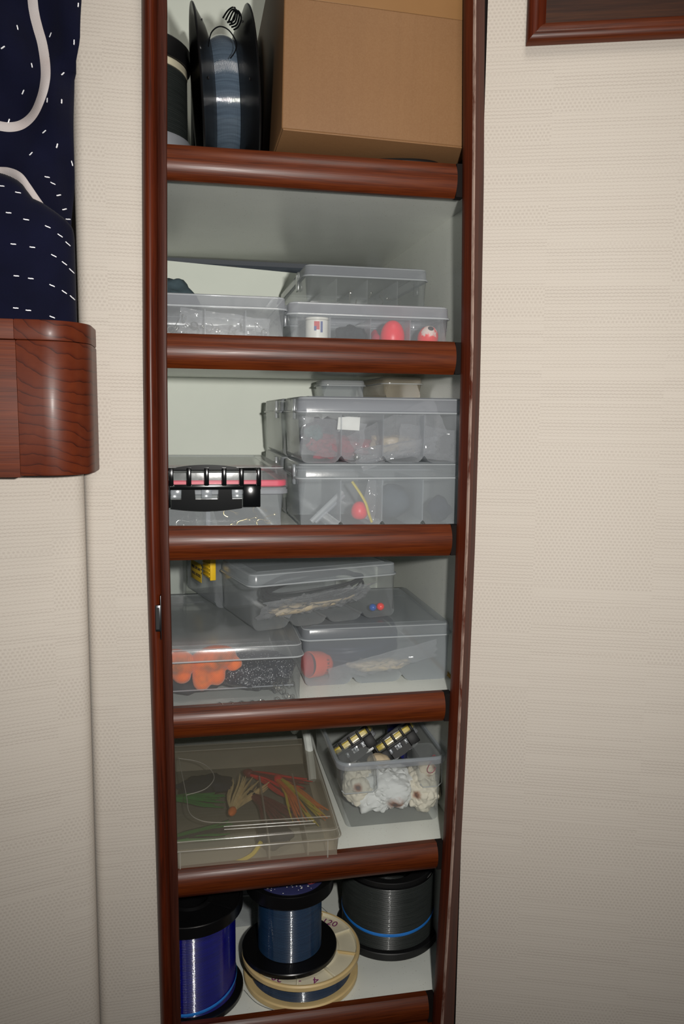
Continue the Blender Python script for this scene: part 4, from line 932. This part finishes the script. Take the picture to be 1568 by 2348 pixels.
def crumple(name, label, mat, loc, rad, seed, amp=.5, freq=34, rot=(0, 0, 0)):
    bm = bmesh.new(); r = bmesh.ops.create_icosphere(bm, subdivisions=5, radius=1.0)
    for v in r['verts']:
        d = v.co.normalized(); q = Vector((d.x*rad[0], d.y*rad[1], d.z*rad[2])); s = Vector((seed*3.1, seed*1.7, seed))
        c1 = noise.voronoi(q*freq*1.1 + s)[0]; c2 = noise.voronoi(q*freq*2.3 + s*2)[0]; n2 = noise.noise(q*20 + s)
        v.co = q*(.92 + amp*.50*(c1[1]-c1[0]) + amp*.45*(c2[1]-c2[0]) + .36*n2); v.co.z = max(v.co.z, -rad[2]*1.02)
    return tag(put(mesh_obj(name, bm, mat, angle=32), loc, rot), label, 'paper towel')
crumple('paper_towel', 'bluish white crumpled paper with rust spot in the tub', 'tissue_rust', (.360, .158, z + .040), (.056, .044, .038), 1.0)
crumple('paper_towel', 'cream crumpled paper with brown stain at left in tub', 'tissue_plain', (.317, .160, z + .052), (.029, .032, .036), 2.0)
crumple('paper_towel', 'crumpled white paper at right of the rust-spotted one', 'tissue_plain', (.420, .148, z + .036), (.034, .036, .034), 3.3)
crumple('paper_towel', 'stained paper scrap in the right pocket of tub', 'tissue_small', (.432, .146, z + .076), (.016, .018, .013), 4.1)
lump('dark_cloth', 'dark cloth behind the papers in the tub', 'cloth', 'weed_dark', (.362, .245, z + .030), (.072, .05, .026), .18, 25, 31)
hook('red_hook', 'red hook lure in the right pocket of tub', None, (.425, .124, z + .080), (.1, .5, .3), .016, 'lure_red')
lump('tan_bait', 'tan ribbed bait under the left small box', 'lure', 'skin_tan', (.352, .172, z + .084), (.020, .014, .012), .2, 60, 33)
for k, (lx, lab) in enumerate(((.333, 'small clear box with black latch and yellow seal, left of pair'), (.412, 'small clear box with black latch and yellow seal, right of pair'))):
    waterproof_box('small_waterproof_box', lab, .088, .072, .045, .020, (lx, .226 - .004*k, z + .068 + .002*k), (math.radians(-26), math.radians(-31), math.radians(4)), 'yellow_seal', .074, .040, 4, -.003, 'pp_clear', 'pair of small boxes in the tub')
t = thing('blue_bottle', 'dark blue bottle at the rear right of the tub', 'bottle', (.434, .345, z + .0015))
bm = bmesh.new(); lathe(bm, [(.019, 0), (.021, .003), (.021, .120), (.017, .132)], 28); mesh_obj('body', bm, 'bottle_blue', t)
bm = bmesh.new(); lathe(bm, [(.019, .1322), (.0195, .134), (.0195, .155), (.018, .157)], 24); mesh_obj('cap', bm, 'label_navy', t)
bm = bmesh.new(); P = smooth_pts([(.243, .48, z + .02), (.246, .42, z + .06), (.2475, .36, z + .075), (.2475, .30, z + .050), (.2480, .26, z + .012)], 6); tube(bm, P, .0085, 10); tag(mesh_obj('white_hose', bm, 'white_plastic'), 'white curved hose between the hazy box and the tub', 'hose')

# ================================================================== BOTTOM SHELF
z = F[5]
def spool(name, label, loc, rf, rl, h0, h1, tb_, tt, mf, mlne, ml2=None, n=72, pitch=.0015, base_r=None, cup=.45, rot=0):
    t = thing(name, label, 'line spool', loc, (0, 0, rot)); base_r = base_r or rf
    bm = bmesh.new(); lathe(bm, [(rl*.4, 0), (base_r-.001, 0), (base_r, .001), (base_r, tb_-.0012), (base_r-.001, tb_), (rl*.6, tb_)], n); mesh_obj('base_flange', bm, mf, t)
    bm = bmesh.new(); lathe(bm, threads(rl, h0, h1, pitch), n, cap=False); mesh_obj('wound_line', bm, mlne, t, angle=175)
    bm = bmesh.new(); lathe(bm, [(rl*.6, h1), (rf-.001, h1), (rf, h1+.001), (rf, h1+tt-.001), (rf-.0012, h1+tt), (rf-.004, h1+tt), (rf-.006, h1+tt-.004), (rl*cup+.004, h1+tt-.005), (rl*cup, h1+tt-.002), (rl*cup-.003, h1+tt-.002), (rl*cup-.004, h1*.5)], n, cap=False); fo = mesh_obj('top_flange', bm, ml2 or mf, t)
    return t, fo
sb, sf = spool('line_spool', 'large spool of deep blue line in lower left corner', (.020, .1015, z), .085, .0722, .0085, .150, .0085, .020, 'black_plastic', 'line_blue')
for a in (-35, 25): 
    b_ = newbox('web', 'black_plastic', sf, .034, .078, -.0012, .0012, .1665, .1685, .0004); b_.rotation_euler = (0, 0, math.radians(a))
bm = bmesh.new(); rr = .0742; loft(bm, [[(rr*math.cos(a)*q, rr*math.sin(a)*q, .0205 + dz + .010*math.sin(a*1.0+.6)) for a in [2*PI*i/48 for i in range(48)]] for dz, q in ((0, 1), (.0015, 1.008), (.0042, 1.008), (.0055, 1))]); o = mesh_obj('rubber_band', bm, 'blue_band', sb)
cr = thing('line_spool', 'wide cream spool of steel-blue line on the bottom shelf', 'line spool', (.205, .1120, z))
bm = bmesh.new(); lathe(bm, [(.03, 0), (.096, 0), (.098, .002), (.098, .009), (.096, .011), (.05, .011)], 72); mesh_obj('base_flange', bm, 'cream_rim', cr)
bm = bmesh.new(); lathe(bm, threads(.0865, .0115, .0385, .0015), 72, cap=False); mesh_obj('wound_line', bm, 'line_steel', cr, angle=175)
bm = bmesh.new(); lathe(bm, [(.05, .039), (.098, .039), (.100, .0405), (.1003, .048), (.0990, .0495), (.0958, .0495), (.0945, .0478), (.094, .0445), (.066, .0445), (.064, .0478), (.062, .049), (.058, .049), (.056, .044), (.055, .012)], 72, cap=False); tf = mesh_obj('top_flange', bm, 'cream_plastic', cr)
bm = bmesh.new(); lathe(bm, [(.0985, .0402), (.1008, .041), (.1010, .0475), (.0990, .0499), (.0962, .0499), (.0955, .0495)], 72, cap=False); mesh_obj('rim', bm, 'cream_rim', tf)
for k in range(9):
    b_ = newbox('web', 'cream_rim' if k % 2 else 'cream_plastic', tf, .063, .0955, -.0016, .0016, .0445, .0488, .0006); b_.rotation_euler = (0, 0, math.radians(40*k - 62))
def flat_text(body, x, y, zz, ang, size, parent, mat='ink_purple'):
    mm = Matrix.Rotation(ang, 4, 'Z'); mm.translation = Vector((x, y, zz)); return text_mesh('lettering', body, size, mat, parent, mm)
flat_text('120', .060, .056, .0448, math.radians(-35), .020, tf); flat_text('4', .012, -.082, .0448, math.radians(170), .020, tf); flat_text('-', -.014, -.081, .0448, math.radians(175), .018, tf); flat_text('20', -.048, -.066, .0448, math.radians(145), .020, tf)
bl, bf = spool('line_spool', 'spool of steel-blue line standing on the cream spool', (.185, .1105, z + .0502), .074, .0535, .0090, .115, .0085, .022, 'black_plastic', 'line_steel', base_r=.0805, cup=.5)
bm = bmesh.new(); lathe(bm, [(.026, .1345), (.0585, .1345), (.0595, .1340), (.0595, .1325)], 60, cap=False); lbl = mesh_obj('label_disc', bm, 'label_navy', bf); lbl['label'] = 'navy paper label with white flecks'
bm = bmesh.new(); rnd = random.Random(21)
for k in range(46):
    a = rnd.uniform(PI*1.05, PI*1.95); r_ = rnd.uniform(.030, .058); s = rnd.uniform(.0004, .0012); x, y = r_*math.cos(a), r_*math.sin(a)
    box(bm, x-s, x+s*1.4, y-s, y+s, .1345, .1348)
tube(bm, [(.029*math.cos(a)*(1 + .06*math.sin(9*a)), .029*math.sin(a)*(1 + .06*math.cos(7*a)), .1348) for a in [PI*1.1 + PI*.8*i/30 for i in range(31)]], .0008, 5)
o = mesh_obj('white_fleck', bm, 'paper_white', lbl); o['kind'] = 'stuff'
bm = bmesh.new(); tube(bm, [(.036 + .012*math.cos(a)*math.cos(.5) - .005*math.sin(a)*math.sin(.5), -.030 + .012*math.cos(a)*math.sin(.5) + .005*math.sin(a)*math.cos(.5), .1348) for a in [2*PI*i/28 for i in range(28)]], .0009, 5, close=True); mesh_obj('logo_ring', bm, 'print_red', lbl)
dk, df = spool('line_spool', 'big dark braid spool with blue rubber band, lower right', (.381, .200, z), .0815, .0845, .014, .128, .014, .010, 'black_matte', 'line_braid', base_r=.0945, cup=.9, pitch=.0018)
bm = bmesh.new(); rr = .0858; loft(bm, [[(rr*q*math.cos(a), rr*q*math.sin(a), .050 + dz + .010*math.sin(a + .3)) for a in [2*PI*i/60 for i in range(60)]] for dz, q in ((0, 1), (.001, 1.006), (.0045, 1.006), (.0058, 1))]); mesh_obj('rubber_band', bm, 'blue_band', dk)
tackle_box('small_box', 'clear lidded box behind the spools on the bottom shelf', (.130, .33, z), .13, .16, .08, .018, 1, mb='pp_grey', ml='pp_rim', div=False, latch=False)
for k, P in enumerate(([(.105, .085, z + .0006), (.125, .05, z + .0006), (.16, .026, z + .0006), (.20, .0225, z + .0006)], [(.285, .185, z + .0006), (.288, .23, z + .0006), (.27, .28, z + .0006), (.24, .33, z + .0006)])):
    bm = bmesh.new(); tube(bm, smooth_pts(P, 6), .0005, 5); tag(mesh_obj('loose_line', bm, 'mono_line'), ('loose end of fishing line by the front rail', 'loose fishing line between the steel-blue and braid spools')[k], 'fishing line')

# ------------------------------------------------------------------ lift everything to the height it stands at
for o in bpy.data.objects:
    if o.parent is None and o.type in ('MESH', 'EMPTY'):
        o.location.z += Z0
